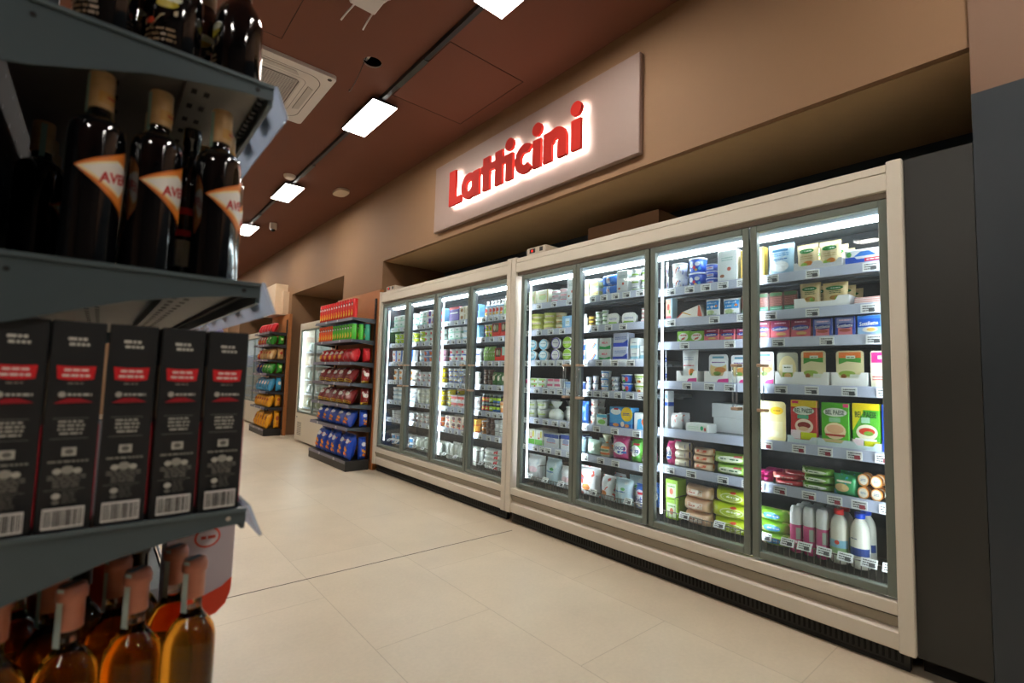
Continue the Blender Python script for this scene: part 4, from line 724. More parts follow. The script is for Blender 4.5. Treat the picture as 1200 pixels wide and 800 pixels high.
for ch, u0 in zip('Latticini', (0, .205, .515, .69, .865, .98, 1.2, 1.32, 1.61)):
    f = MB(); g = MB(); c0 = None
    for gk, poly in letter(ch, u0):
        P = [(3.965-(u0+u), 2.783+v) for u, v in poly]
        q = P if sum((P[i][0]*P[(i+1) % len(P)][1]-P[(i+1) % len(P)][0]*P[i][1]) for i in range(len(P))) > 0 else P[::-1]
        if len(set((round(a, 5), round(b, 5)) for a, b in q)) < len(q): q = [q[0]]+[p for i, p in enumerate(q[1:]) if (abs(p[0]-q[i][0])+abs(p[1]-q[i][1])) > 1e-5]
        f.prism(q, 'x', SX-.0012*gk, SX+.028+.0004*gk, red)
        g.add([(SX+.029+.0005*gk, a, b) for a, b in q], [tuple(range(len(q)))[::-1], tuple(range(len(q)))], glow)
    L_ = f.build('letter_'+ch.lower(), sg); g.build('backlight', L_)

# ------------------------------------------------------------------ the two glass door coolers
beige = M('#d9d1c1', .45, mott=.015); beiged = M('#a89c88', .5, mott=.02); gun = M('#6c756c', .5, mott=.02)
inner = M('#3a4046', .5); inner2 = M('#4a4642', .6); railm = M('#b4bad0', .3, coat=.3); grillem = M('#20211e', .5)
glass = clear_sheet('door_glass', '#f4faf8', ior=1.35, milk=.025, milkcol='#dfe8f0')
clearp = clear_sheet('clear_acrylic', '#e4eef4', ior=1.5, milk=.12)
led = EM('#f2f7ff', LED_POWER)
def tag_mesh(kind):
    mb = MB(); mb.bbox(-.031, -.003, -.02, .031, 0, .02, M('#e9ebec', .4), .002)
    deco(mb, [('l', -.38, .12, .4, .9, 3, '#3c3f44'), ('r', .0, .1, .36, .55, '#4a4c50' if kind == 0 else '#9a3a48')], lambda x, z, o: (x, -.003-o, z-.02), .062, .04)
    return mb
TAGM = [tag_mesh(0).mesh('price_tag'), tag_mesh(1).mesh('price_tag')]
def add_tag(parent, x, y, z, rx=0.0, red=False):
    o = bpy.data.objects.new('price_tag', TAGM[1 if red else 0]); C.objects.link(o); o.parent = parent; o.location = (x, y, z); o.rotation_euler = (rx, 0, -pi/2); return o
SH = {('right', 1): [1.74, 1.526, 1.282, 1.067, .827, .615], ('right', 2): [1.72, 1.528, 1.385, 1.145, .856, .638]}
SH['left', 1] = SH['left', 2] = [1.685, 1.498, 1.28, 1.066, .832, .625]
DOORS = {'right': [(2.94, 2.35), (2.345, 1.74), (1.73, 1.13), (1.122, .537)], 'left': [(5.462, 4.868), (4.86, 4.262), (4.25, 3.655), (3.647, 3.09)]}
BAY = {('right', 1): (2.93, 1.745), ('right', 2): (1.735, .56), ('left', 1): (5.45, 4.262), ('left', 2): (4.252, 3.09)}
def cooler(side, y0, y1, label):
    """y0 near end, y1 far end"""
    r = empty('dairy_cooler', (0, 0, 0)); tag(r, label, 'refrigerator', 'glass door dairy coolers')
    b = MB()
    b.box(3.36, y0+.01, .09, 3.40, y1-.01, 2.1, inner); b.box(2.64, y0+.005, .09, 3.40, y0+.035, 2.0, inner); b.box(2.64, y1-.035, .09, 3.40, y1-.005, 2.0, inner)
    b.box(2.62, y0+.01, 1.985, 3.40, y1-.01, 2.09, M('#9aa0a4', .5)); b.box(2.62, y0+.01, .09, 3.40, y1-.01, .285, inner2); b.box(2.62, y0, 2.09, 3.42, y1, 2.118, M('#8f8a80', .5))
    b.box(3.1, y0+.04, .286, 3.355, y1-.04, 1.98, inner)
    b.build('cabinet', r)
    h = MB(); h.bbox(2.552, y0+.05, 2.082, 2.62, y1-.05, 2.118, beige, .003); h.bbox(2.548, y0+.05, 2.0, 2.62, y1-.05, 2.079, beige, .004); h.box(2.566, y0+.05, 1.975, 2.62, y1-.05, 2.0, M('#8a7f74', .5)); h.build('header', r)
    for ya in (y0, y1-.055):
        p = MB(); p.bbox(2.544, ya, .082, 2.625, ya+.055, 2.128, beige, .004); p.build('end_post', r)
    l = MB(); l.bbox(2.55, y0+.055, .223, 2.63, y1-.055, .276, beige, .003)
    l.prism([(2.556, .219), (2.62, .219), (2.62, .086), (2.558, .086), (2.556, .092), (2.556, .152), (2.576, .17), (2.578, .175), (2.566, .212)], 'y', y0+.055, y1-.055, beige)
    l.prism([(2.5552, .2184), (2.5668, .211), (2.5788, .1745), (2.5772, .1702), (2.5745, .1695), (2.555, .2165)][::-1], 'y', y0+.055, y1-.055, M('#948b7c', .5))  # darker strip colour stands in for shade on the downward slope
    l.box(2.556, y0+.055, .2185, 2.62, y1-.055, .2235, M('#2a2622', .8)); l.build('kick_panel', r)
    g = MB(); g.box(2.60, y0+.03, 0, 2.63, y1-.03, .086, grillem); g.box(2.597, y0+.03, 0, 2.60, y1-.03, .016, M('#141413', .6)); dk = M('#050505', .9); y = y0+.05
    while y < y1-.06:
        g.box(2.5975, y, .026, 2.6, y+.0085, .066, dk); y += .0215
    g.build('base_grille', r)
    c = MB(); yc = y1-.16 if side == 'right' else y1-.13; c.bbox(2.565, yc-.22, 2.12, 2.72, yc, 2.178, M('#c4b8a4', .45), .004); c.build('controller', r)
    cd = MB(); cd.box(2.5632, yc-.1, 2.134, 2.566, yc-.035, 2.168, M('#16100f', .3)); cd.box(2.5632, yc-.185, 2.136, 2.566, yc-.15, 2.168, M('#1c1c1e', .4))
    cd.disc((2.5625, yc-.066, 2.151), .009, 'x', EM('#ff2a20', 2.5), 12); cd.build('display', r.children[-1])
    ls = MB(); ls.prism([(2.695, 1.945), (2.70, 1.929), (2.74, 1.925), (2.75, 1.945)], 'y', y0+.06, y1-.06, EM('#f2f7ff', LED_POWER*.6)); ls.build('light_strip', r)
    lh = MB(); lh.prism([(2.70, 1.9455), (2.75, 1.9455), (2.80, 1.984), (2.69, 1.984)], 'y', y0+.05, y1-.05, M('#7e868c', .4)); lh.build('light_housing', r)
    for k, (ya, yb) in enumerate(DOORS[side]):
        d = MB(); t = .034; x0, x1 = 2.566, 2.602; z0, z1 = .287, 1.972
        d.bbox(x0, ya, z0, x1, ya-t, z1, gun, .003); d.bbox(x0, yb+t, z0, x1, yb, z1, gun, .003); d.bbox(x0, ya-t, z1-t, x1, yb+t, z1, gun, .003); d.bbox(x0, ya-t, z0, x1, yb+t, z0+t, gun, .003)
        D = d.build('door', r)
        gl = MB(); gl.box(2.582, ya-t+.001, z0+t-.001, 2.588, yb+t-.001, z1-t+.001, glass); gl.build('glass_pane', D)
        hy = yb+.062 if k % 2 == 0 else ya-.062
        hd = MB()
        for dy in (-.010, .010): hd.tube([(2.535, hy+dy, 1.02), (2.535, hy+dy, 1.235)], .0045, clearp)
        for z in (1.01, 1.235): hd.bbox(2.528, hy-.02, z, 2.583, hy+.02, z+.016, M('#b59a80', .4), .003)
        hd.build('handle', D)
        # upright tubes behind outer and centre posts; last two added unseen to brighten stock
    for y, e in ((DOORS[side][0][0]-.045, .2), (DOORS[side][2][0]-.045, .2), (DOORS[side][1][1]+.04, .85), (DOORS[side][3][1]+.024, .85), ((DOORS[side][0][1]+DOORS[side][1][0])/2+.004, 1.0), ((DOORS[side][2][1]+DOORS[side][3][0])/2+.004, 1.0)):
        v = MB(); v.lathe([(.007, .36), (.007, 1.9)], EM('#f2f7ff', LED_POWER*e), 8, 2.632, y); v.build('light_tube', r)
        if e == 1.0: q = MB(); q.box(2.606, y-.022, .34, 2.612, y+.022, 1.92, M('#3a4046', .4)); q.box(2.612, y-.022, .34, 2.642, y-.019, 1.92, M('#3a4046', .4)); q.build('added_tube_shield', r)  # shield made up to hide the added tube from oblique view
    m = MB(); ym = (BAY[side, 1][1]+BAY[side, 2][0])/2; m.box(2.605, ym-.028, .286, 2.625, ym+.028, 1.98, M('#2c3236', .4)); m.build('mullion', r)
    shelves = {}
    for bay in (1, 2):
        ya, yb = BAY[side, bay]
        for i, z in enumerate(SH[side, bay]):
            s = MB(); s.box(2.676, ya, z-.022, 3.09, yb, z, M('#8c9298', .4, .3))
            for k in range(3): s.box(2.72+k*.12, ya, z-.034, 2.74+k*.12, yb, z-.022, M('#6c7278', .4, .3))
            s.prism([(2.662, z-.042), (2.676, z-.042), (2.676, z+.008), (2.672, z+.008)], 'y', yb, ya, railm); s.build('shelf', r); shelves[bay, i+1] = r.children[-1]
        f = MB(); wm = M('#77706a', .4, .3); y = yb+.02
        f.tube([(2.668, ya-.01, .372), (2.668, yb+.01, .372)], .003, wm, 6); f.tube([(2.668, ya-.01, .30), (2.668, yb+.01, .30)], .0025, wm, 6)
        while y < ya-.01: f.tube([(2.668, y, .298), (2.668, y, .372)], .0022, wm, 4); y += .027
        for y in ({('right', 1): 2.80, ('right', 2): 1.614, ('left', 1): 4.864, ('left', 2): 3.651}[side, bay],):
            f.tube([(2.668, y, .372), (2.668, y, .46), (3.05, y, .46)], .0025, wm, 6); f.tube([(2.80, y, .3), (2.80, y, .46)], .0016, wm, 4); f.tube([(2.72, y, .3), (2.72, y, .46)], .0016, wm, 4)
        f.build('wire_basket', r); shelves[bay, 7] = r.children[-1]
    return r, shelves
# stock of the right cooler: (kind, left end y, width, unit height, facings, stacked)
NEAR = {
 (1, 1): [('creambox', 3.023, 0.115, 0.118, 1, 1),('creambox', 2.898, 0.139, 0.116, 1, 1),('redstripe', 2.749, 0.085, 0.034, 1, 3),('redstripe', 2.655, 0.082, 0.035, 1, 3),('tallwhite', 2.563, 0.088, 0.165, 1, 1)],
 (1, 2): [('yeltub', 3.004, 0.144, 0.048, 1, 3),('yeltub', 2.85, 0.136, 0.048, 1, 3),('orangetub', 2.704, 0.093, 0.045, 1, 3),('bluebox2', 2.602, 0.115, 0.099, 1, 1)],
 (1, 3): [('disclb', 2.995, 0.113, 0.088, 1, 2),('disclb', 2.861, 0.108, 0.089, 1, 2),('discvi', 2.725, 0.102, 0.093, 1, 2),('discgr', 2.604, 0.106, 0.093, 1, 2)],
 (1, 4): [('pinklow', 3.018, 0.053, 0.068, 1, 1),('greenlow', 2.955, 0.095, 0.039, 2, 2),('pinklow', 2.756, 0.074, 0.038, 2, 2),('bluelow', 2.58, 0.105, 0.059, 1, 1)],
 (1, 5): [('whgreen', 3.008, 0.103, 0.071, 1, 2),('whgreen', 2.895, 0.109, 0.074, 1, 2),('conebag', 2.757, 0.148, 0.144, 1, 1),('whitetub2', 2.582, 0.113, 0.114, 1, 1)],
 (1, 6): [('bluelow', 3.021, 0.042, 0.101, 1, 1),('greenwhite', 2.969, 0.09, 0.12, 2, 1),('bluewhite2', 2.779, 0.167, 0.106, 1, 1),('bluewhite2', 2.594, 0.113, 0.116, 1, 1)],
 (1, 7): [('palewhite', 3.009, 0.202, 0.211, 1, 1),('palebag', 2.788, 0.158, 0.212, 1, 1),('palewhite', 2.62, 0.148, 0.172, 1, 1)],
 (2, 1): [('yelband', 2.433, 0.091, 0.07, 1, 2),('yelband', 2.333, 0.088, 0.067, 1, 2),('bluetwist', 2.238, 0.144, 0.077, 1, 2),('tallwhite', 2.087, 0.093, 0.159, 1, 1),('greencup', 1.987, 0.075, 0.052, 1, 3),('greencup', 1.905, 0.06, 0.052, 1, 3)],
 (2, 2): [('whitebot', 2.419, 0.058, 0.1, 1, 1),('brownyel', 2.353, 0.056, 0.027, 1, 3),('greencup2', 2.288, 0.055, 0.027, 1, 4),('greencup2', 2.226, 0.053, 0.029, 1, 4),('ovaltub', 2.172, 0.11, 0.084, 1, 1),('ovaltub', 2.047, 0.125, 0.079, 1, 1),('redstripe', 1.902, 0.059, 0.025, 1, 4)],
 (2, 3): [('rainbow', 2.421, 0.058, 0.077, 1, 2),('philpk', 2.355, 0.111, 0.078, 1, 2),('greenbase', 2.236, 0.106, 0.079, 1, 2),('bluebase', 2.116, 0.128, 0.094, 1, 2),('whitecard', 1.974, 0.068, 0.074, 1, 2),('whitecard', 1.9, 0.059, 0.095, 1, 1)],
 (2, 4): [('bluecup', 2.424, 0.05, 0.063, 1, 1),('greycup', 2.367, 0.048, 0.05, 1, 2),('greycup', 2.302, 0.047, 0.054, 1, 2),('bluelid', 2.24, 0.083, 0.048, 1, 3),('greycup', 2.141, 0.066, 0.035, 1, 3),('multicup', 2.062, 0.084, 0.062, 1, 2),('yelgrcup', 1.964, 0.113, 0.063, 1, 2)],
 (2, 5): [('bluebag', 2.427, 0.09, 0.161, 1, 1),('whitecup', 2.321, 0.063, 0.061, 1, 3),('greenpk2', 2.25, 0.098, 0.082, 1, 1),('bybox', 2.137, 0.19, 0.14, 1, 1),('bluewhitebox', 1.934, 0.098, 0.112, 1, 1)],
 (2, 6): [('greybag', 2.422, 0.057, 0.113, 1, 1),('mozzbag', 2.348, 0.11, 0.107, 1, 1),('orangetwist', 2.231, 0.097, 0.155, 1, 1),('pinkjocca', 2.119, 0.134, 0.157, 1, 1),('greenjocca', 1.972, 0.086, 0.149, 1, 1),('pinkjocca', 1.879, 0.045, 0.076, 1, 1)],
 (2, 7): [('wbrbag', 2.422, 0.175, 0.206, 1, 1),('wbrbag', 2.232, 0.111, 0.172, 1, 1),('palebag', 2.107, 0.139, 0.174, 1, 1),('bluejocca', 1.954, 0.117, 0.16, 1, 1)],
 (3, 1): [('whitetub', 1.762, 0.074, 0.091, 1, 2),('whitetub', 1.682, 0.1, 0.083, 1, 2),('bluetub', 1.571, 0.111, 0.09, 1, 2),('blueflat', 1.455, 0.079, 0.042, 1, 3),('tallwhite', 1.371, 0.119, 0.189, 1, 1),('yellowbox', 1.238, 0.133, 0.173, 1, 1)],
 (3, 2): [('multibox', 1.761, 0.103, 0.141, 1, 1),('wedge', 1.646, 0.196, 0.082, 1, 1),('bluepack', 1.444, 0.088, 0.109, 1, 1),('bluepack', 1.341, 0.102, 0.102, 1, 1),('hamtray', 1.229, 0.074, 0.111, 1, 1)],
 (3, 3): [('greenpk', 1.627, 0.085, 0.072, 1, 1),('greenpk', 1.542, 0.092, 0.067, 1, 1),('sottp', 1.45, 0.093, 0.072, 1, 1),('sottp', 1.352, 0.088, 0.067, 1, 1),('sottp', 1.259, 0.084, 0.066, 1, 1)],
 (3, 4): [('bluewhite', 1.764, 0.067, 0.1, 1, 2),('whiteorange', 1.603, 0.106, 0.191, 1, 1),('cresc', 1.424, 0.116, 0.162, 1, 1),('cresc', 1.293, 0.103, 0.156, 1, 1)],
 (3, 5): [('whitejar', 1.761, 0.078, 0.235, 1, 1),('splash', 1.677, 0.075, 0.101, 1, 1),('lowgreen', 1.568, 0.145, 0.052, 1, 1)],
 (3, 6): [('pinkjocca', 1.754, 0.095, 0.146, 1, 1),('cheesewrap', 1.653, 0.101, 0.049, 1, 3),('orangewrap', 1.535, 0.121, 0.043, 1, 3),('greenbag', 1.404, 0.206, 0.06, 1, 2)],
 (3, 7): [('limebox', 1.751, 0.129, 0.118, 1, 2),('salmon', 1.606, 0.176, 0.075, 1, 3),('limebag', 1.419, 0.219, 0.081, 1, 3)],
 (4, 1): [('bluepouch', 1.096, 0.135, 0.174, 1, 1),('creambag', 0.953, 0.102, 0.145, 1, 1),('creambag', 0.851, 0.099, 0.143, 1, 1),('bluebox', 0.738, 0.164, 0.077, 1, 1)],
 (4, 2): [('hamtray', 1.156, 0.071, 0.108, 3, 1),('creambag2', 0.943, 0.1, 0.134, 1, 1),('creambag2', 0.839, 0.112, 0.124, 1, 1),('flatpack', 0.703, 0.131, 0.01, 1, 4)],
 (4, 3): [('sottp', 1.161, 0.084, 0.098, 1, 1),('sottp', 1.077, 0.096, 0.096, 1, 1),('sottp', 0.981, 0.095, 0.098, 1, 1),('sottb', 0.879, 0.089, 0.095, 1, 1),('sottb', 0.783, 0.087, 0.096, 1, 1),('sottl', 0.692, 0.095, 0.097, 1, 1),('sottl', 0.598, 0.031, 0.092, 1, 1)],
 (4, 4): [('cresc', 1.154, 0.091, 0.172, 1, 1),('roundch', 1.05, 0.102, 0.166, 1, 1),('orangech', 0.936, 0.113, 0.172, 1, 1),('orangech', 0.783, 0.116, 0.169, 1, 1),('pinkch', 0.644, 0.073, 0.17, 1, 1)],
 (4, 5): [('blockch', 1.152, 0.148, 0.205, 1, 1),('bpred', 0.988, 0.123, 0.214, 1, 1),('bpgreen', 0.85, 0.12, 0.21, 1, 1),('bpyel', 0.723, 0.111, 0.213, 1, 1),('bpblue', 0.606, 0.037, 0.218, 1, 1)],
 (4, 6): [('magbag', 1.167, 0.039, 0.029, 2, 2),('redbag', 1.084, 0.134, 0.028, 1, 2),('greenflow', 0.951, 0.141, 0.036, 1, 3),('greendia', 0.81, 0.106, 0.099, 1, 1),('pudding', 0.707, 0.05, 0.058, 2, 2),('whiteround', 0.604, 0.04, 0.069, 1, 1)],
 (4, 7): [('saladflow', 1.151, 0.142, 0.062, 1, 3),('pinkbot', 1.006, 0.059, 0.225, 1, 1),('pinkbot', 0.947, 0.057, 0.229, 1, 1),('pinkbot', 0.891, 0.058, 0.23, 1, 1),('milkred', 0.833, 0.080, 0.249, 1, 1),('milkblue', 0.751, 0.083, 0.25, 1, 1),('milkwhite', 0.6, 0.045, 0.217, 1, 1)],
}
TAGS = {
 (1, 1): [2.961, 2.827, 2.659, 2.497],
 (1, 2): [2.952, 2.819, 2.69, 2.566],
 (1, 3): [2.958, 2.826, 2.748, 2.673, 2.582, 2.502],
 (1, 4): [2.95, 2.833, 2.732, 2.657, 2.575, 2.479],
 (1, 5): [2.94, 2.825, 2.723, 2.622, 2.533, 2.456],
 (1, 6): [2.948, 2.832, 2.754, 2.688, 2.579, 2.467],
 (1, 7): [2.89, 2.711, 2.544],
 (2, 1): [2.379, 2.273, 2.169, 2.069, 1.977, 1.869],
 (2, 2): [2.245, 2.124, 2.002],
 (2, 3): [2.335, 2.202, 2.069, 1.937],
 (2, 4): [2.362, 2.29, 2.216, 2.142, 2.037, 1.941, 1.849],
 (2, 5): [2.332, 2.215, 2.061, 1.885],
 (2, 6): [2.319, 2.174, 2.051, 1.831],
 (2, 7): [2.235, 1.944],
 (3, 1): [1.645, 1.52, 1.418, 1.316, 1.206],
 (3, 2): [1.644, 1.367, 1.207],
 (3, 3): [1.552, 1.278],
 (3, 4): [1.535, 1.397, 1.279],
 (3, 5): [],
 (3, 6): [1.645, 1.507, 1.319, 1.185],
 (3, 7): [1.549, 1.339],
 (4, 1): [1.05, 0.862, 0.624],
 (4, 2): [1.061, 0.865, 0.635],
 (4, 3): [1.024, 0.805, 0.618],
 (4, 4): [1.133, 1.015, 0.874, 0.718, 0.583],
 (4, 5): [1.088, 0.935, 0.82, 0.703, 0.595],
 (4, 6): [1.133, 1.024, 0.893, 0.785, 0.688, 0.585],
 (4, 7): [1.097, 0.992, 0.916, 0.832, 0.747, 0.656, 0.577],
}

ORD = ['first', 'second', 'third', 'fourth', 'fifth', 'sixth', 'seventh', 'eighth', 'ninth', 'tenth', 'eleventh', 'twelfth', 'thirteenth', 'fourteenth', 'fifteenth']
SHN = ['top shelf', 'second shelf', 'third shelf', 'fourth shelf', 'fifth shelf', 'sixth shelf', 'bottom basket']
STK = {1: [''], 2: ['lower ', 'upper '], 3: ['lower ', 'middle ', 'upper '], 4: ['lowest ', 'second-lowest ', 'second-highest ', 'highest ']}
PLU = {'box': 'boxes', 'cheese slices': 'packs of cheese slices', 'cheese': 'cheeses', 'display box': 'display boxes', 'pouch': 'pouches', 'sandwich': 'sandwiches'}
rnd = random.Random(3)
WIDE = ('bybox', 'bluewhitebox', 'blockch', 'whitejar', 'lowgreen', 'greenflow', 'saladflow', 'whiterd', 'orangewrap', 'cheesewrap', 'salmon', 'limebox', 'bpred', 'bpgreen', 'bpyel', 'bpblue')
LIFT = {('right', 4, 1, 'creambag'), ('right', 4, 2, 'creambag2'), ('right', 4, 4, 'cresc'), ('right', 4, 4, 'roundch'), ('right', 4, 4, 'orangech'), ('right', 3, 4, 'whiteorange'), ('right', 3, 4, 'cresc'), ('right', 4, 5, 'bpred'), ('right', 4, 5, 'bpgreen'), ('right', 4, 5, 'bpyel')}
def fill(side, door, s, cell, zb, depth_rows=None):
    total = sum(c[4] for c in cell); n = 0; depth_rows = depth_rows or {}
    for key, Y0, w, h, nf, ns in cell:
        if side == 'right' and door == 3 and Y0 > 1.706: w -= (Y0-1.706)/nf; Y0 = 1.706
        if side == 'right' and Y0 > 3.005: w -= (Y0-3.005)/nf; Y0 = 3.005
        for j in range(nf):
            n += 1; yc = Y0-w*(j+.5); cat = K[key][1]; desc = K[key][2]
            pos = 'leftmost' if n == 1 and total > 1 else (ORD[n-1]+' from left' if total > 1 else 'alone')
            rows = max(depth_rows.get(key, 1), 2 if s >= 5 and key not in WIDE and w < .15 else 1)
            for rw in range(rows):
                for q in range(ns):
                    o = product(key, w*.965, h); d = K[key][4]
                    xb = 2.695+rw*(max(w, K[key][4])*1.03+.006)
                    if s == 7: xb += .01
                    jit = rnd.uniform(-.05, .05) if ns == 1 and cat not in ('box', 'cheese slices') else rnd.uniform(-.02, .02)
                    lift = .0042 if (side, door, s, key) in LIFT else 0
                    o.location = (xb+(.010 if lift else rnd.uniform(0, .008)), yc, zb+q*h+.0005+lift)
                    if lift: jit = 0
                    if s >= 6 and side == 'right' and cat in ('cheese pack', 'flow pack', 'sandwich', 'snack bag'): jit = rnd.uniform(-.13, .13)
                    o.rotation_euler = (0, 0, -pi/2+jit)
                    back = ['', 'rear ', 'hindmost '][rw]
                    lab = f"{STK[ns][q]}{back}{desc}, {pos}, {SHN[s-1]}, {ORD[door-1]} door, {side} cooler"
                    if len(lab.split()) > 16: lab = lab.replace(' door, ', ' door ').replace(' from left', '')
                    tag(o, lab, cat, f"{PLU.get(cat, cat+'s')} in the {side} cooler")
r_right, sh_right = cooler('right', .48, 3.045, 'beige glass door cooler with four doors, nearer and right of the two')
r_left, sh_left = cooler('left', 3.05, 5.53, 'beige glass door cooler with four doors, farther and left of the two')
for (d, s), cell in NEAR.items():
    bay = 1 if d <= 2 else 2
    zb = SH['right', bay][s-1] if s < 7 else .287+.03
    rows = {'pinkbot': 3, 'milkred': 2, 'milkblue': 2, 'creambag': 3, 'creambag2': 3, 'sottp': 1}
    fill('right', d, s, cell, zb, rows)
    for y in TAGS[d, s]:
        if s < 7: add_tag(sh_right[bay, s], 2.662, y, zb-.02, 0, s >= 5 and d == 4)
        else: add_tag(sh_right[bay, 7], 2.66, y, .372, radians(-30))
# shelf-ready trays in the right cooler
TR = [(4, 1, .955, .21, .05, '#f2f2f4', None, 2), (4, 2, .955, .235, .058, '#f0f1f4', None, 1), (4, 4, 1.155, .095, .075, '#f6f6f6', '#e8489a', 1), (4, 4, 1.052, .108, .07, '#f4f4f4', None, 1), (4, 4, .94, .13, .07, '#f4f4f4', None, 1), (4, 4, .795, .14, .07, '#f4f4f4', None, 1),
      (3, 4, 1.618, .13, .07, '#f6f6f6', '#e8489a', 1), (3, 4, 1.44, .142, .07, '#f6f6f6', '#e8489a', 1), (3, 4, 1.30, .115, .07, '#f6f6f6', '#e8489a', 1),
      (4, 5, .995, .13, .04, '#cfe0e4', None, 1), (4, 5, .858, .128, .04, '#cfe0e4', None, 1), (4, 5, .728, .118, .04, '#cfe0e4', None, 1)]
UNDER = {(4, 1, .955): 'under the cream bags', (4, 2, .955): 'under the tan bags', (4, 4, 1.155): 'holding round-window cheese', (4, 4, 1.052): 'holding round cheese', (4, 4, .94): 'under the left orange cheese', (4, 4, .795): 'under the right orange cheese',
         (3, 4, 1.618): 'holding the orange-print bag', (3, 4, 1.44): 'under the left round-window pack', (3, 4, 1.30): 'under the right round-window pack', (4, 5, .995): 'under the red pack', (4, 5, .858): 'under the green pack', (4, 5, .728): 'under the yellow pack'}
for d, s, ya, wd, hh, col, acc, n in TR:
    o = display_tray(wd+.004, .33 if s < 3 else .16, hh, col, acc, n).build('display_tray', None, (2.694, ya-wd/2, SH['right', 2][s-1]+.0005), -pi/2)
    tag(o, f"{'pale blue' if s == 5 else 'white'} card tray {UNDER[d, s, ya]}, {SHN[s-1]}, {ORD[d-1]} door, right cooler", 'tray', 'card display trays in the right cooler')
for q in range(2):
    mb = MB(); mb.bbox(-.14, 0, 0, .14, .2, .085, M('#e9edf0', .5), .002); o = mb.build('plain_carton', None, (2.86, 1.335+.01*q, .856+.001+q*.0855), -pi/2)
    tag(o, ('lower' if q == 0 else 'upper')+' plain white carton of two at the back, fifth shelf, third door, right cooler', 'carton', 'plain cartons')
# far cooler: (key, relative width, facings, stacked, unit height)
FAR = {
 (1, 1): [('cartmint', 1, 4, 2, .075)], (1, 2): [('limecup', 1, 5, 2, .062)], (1, 3): [('bluestripe', 1, 4, 2, .07)], (1, 4): [('orangecup', 1, 4, 2, .068)],
 (1, 5): [('whiteblue', 1, 4, 3, .052)], (1, 6): [('whitecan', 1, 5, 1, .09)], (1, 7): [('redbluecup', 1, 5, 2, .06)],
 (2, 1): [('cartmint', 1, 2, 2, .078), ('purplepk', 1, 3, 2, .078), ('lbluepk', 1, 1, 2, .078)], (2, 2): [('limecup', 1, 1, 2, .065), ('mintred', 1, 4, 2, .065)],
 (2, 3): [('whiteblue', 1, 1, 2, .068), ('bluered', 1, 2, 2, .068), ('purplemix', 1, 1, 2, .068), ('pinkround', 1, 1, 2, .068)], (2, 4): [('whitered', 1, 4, 2, .055), ('yellowpk', 1, 1, 3, .055)],
 (2, 5): [('whiteclear', 1, 3, 3, .055), ('yellowpk', 1, 3, 3, .055)], (2, 6): [('whitered', 1, 5, 2, .05), ('orangeblue', 1, 1, 2, .05)], (2, 7): [('palepk', 1, 6, 1, .14)],
 (3, 1): [('purplebox', 1.6, 1, 1, .15), ('creampk', 1, 2, 2, .07), ('bluepk3', .8, 1, 2, .07)], (3, 2): [('cartmint', 1, 2, 2, .065), ('whiteblue', 1, 2, 2, .065), ('lbluepk', .8, 1, 2, .065)],
 (3, 3): [('redberry', 1, 3, 2, .065), ('whitered', 1, 1, 1, .06), ('redberry', 1, 1, 2, .065)], (3, 4): [('bluelabel', 1, 3, 3, .05), ('darkcup', .9, 2, 1, .1), ('whiteclear', .9, 1, 2, .06)],
 (3, 5): [('yellowpk', 1, 1, 3, .06), ('redpk', 1.2, 2, 2, .06), ('whitered', 1, 2, 2, .06)], (3, 6): [('redyel', 1, 3, 2, .062), ('redpk', 1.1, 1, 1, .06), ('orangepk', 1, 1, 2, .06)], (3, 7): [('slimbag', 1, 7, 1, .16)],
 (4, 1): [('drinkred', 1, 5, 1, .155), ('drinkgreen', 1, 3, 1, .18), ('drinklilac', 1, 1, 1, .16)], (4, 2): [('multicup2', 1, 2, 2, .062), ('redtray', 2.1, 3, 1, .13)],
 (4, 3): [('slimgreen', .7, 5, 1, .14), ('redtray', 2.1, 1, 1, .12), ('redtray2', 2.1, 2, 1, .13)], (4, 4): [('brownjar', 1, 2, 3, .048), ('dinopk', 1, 4, 1, .12), ('yelpouch', 1.1, 1, 1, .11)],
 (4, 5): [('redjar', 1, 2, 2, .078), ('greenjar', 1, 1, 2, .078), ('bluejar', 1, 2, 2, .078), ('peachcup', 1, 1, 1, .1), ('pinkcup', 1.1, 2, 1, .1), ('bluegrcup', 1, 1, 1, .09)],
 (4, 6): [('orangejar', 1, 1, 2, .06), ('brownjar', 1, 2, 3, .05), ('whitecan', 1, 4, 2, .07), ('orangepk', .8, 1, 1, .07)], (4, 7): [('whiterd', 1, 2, 4, .045)]}
for (d, s), items in FAR.items():
    bay = 1 if d <= 2 else 2; ya, yb = DOORS['left'][d-1]; ya -= .04; yb += .035; tw = sum(i[1]*i[2] for i in items); Wd = ya-yb; y = ya; cell = []
    for key, ww, nf, ns, h in items:
        w_ = Wd*ww/tw; cell.append((key, y, w_, h, nf, ns)); y -= w_*nf
    zb = SH['left', bay][s-1] if s < 7 else .317
    fill('left', d, s, cell, zb)
    nt_ = 3 if s == 7 else 4+(d+s) % 2
    for k in range(nt_):
        y = ya-(k+.5)*Wd/nt_+rnd.uniform(-.015, .015)
        if s < 7: add_tag(sh_left[bay, s], 2.662, y, zb-.02)
        else: add_tag(sh_left[bay, 7], 2.66, y, .372, radians(-50))

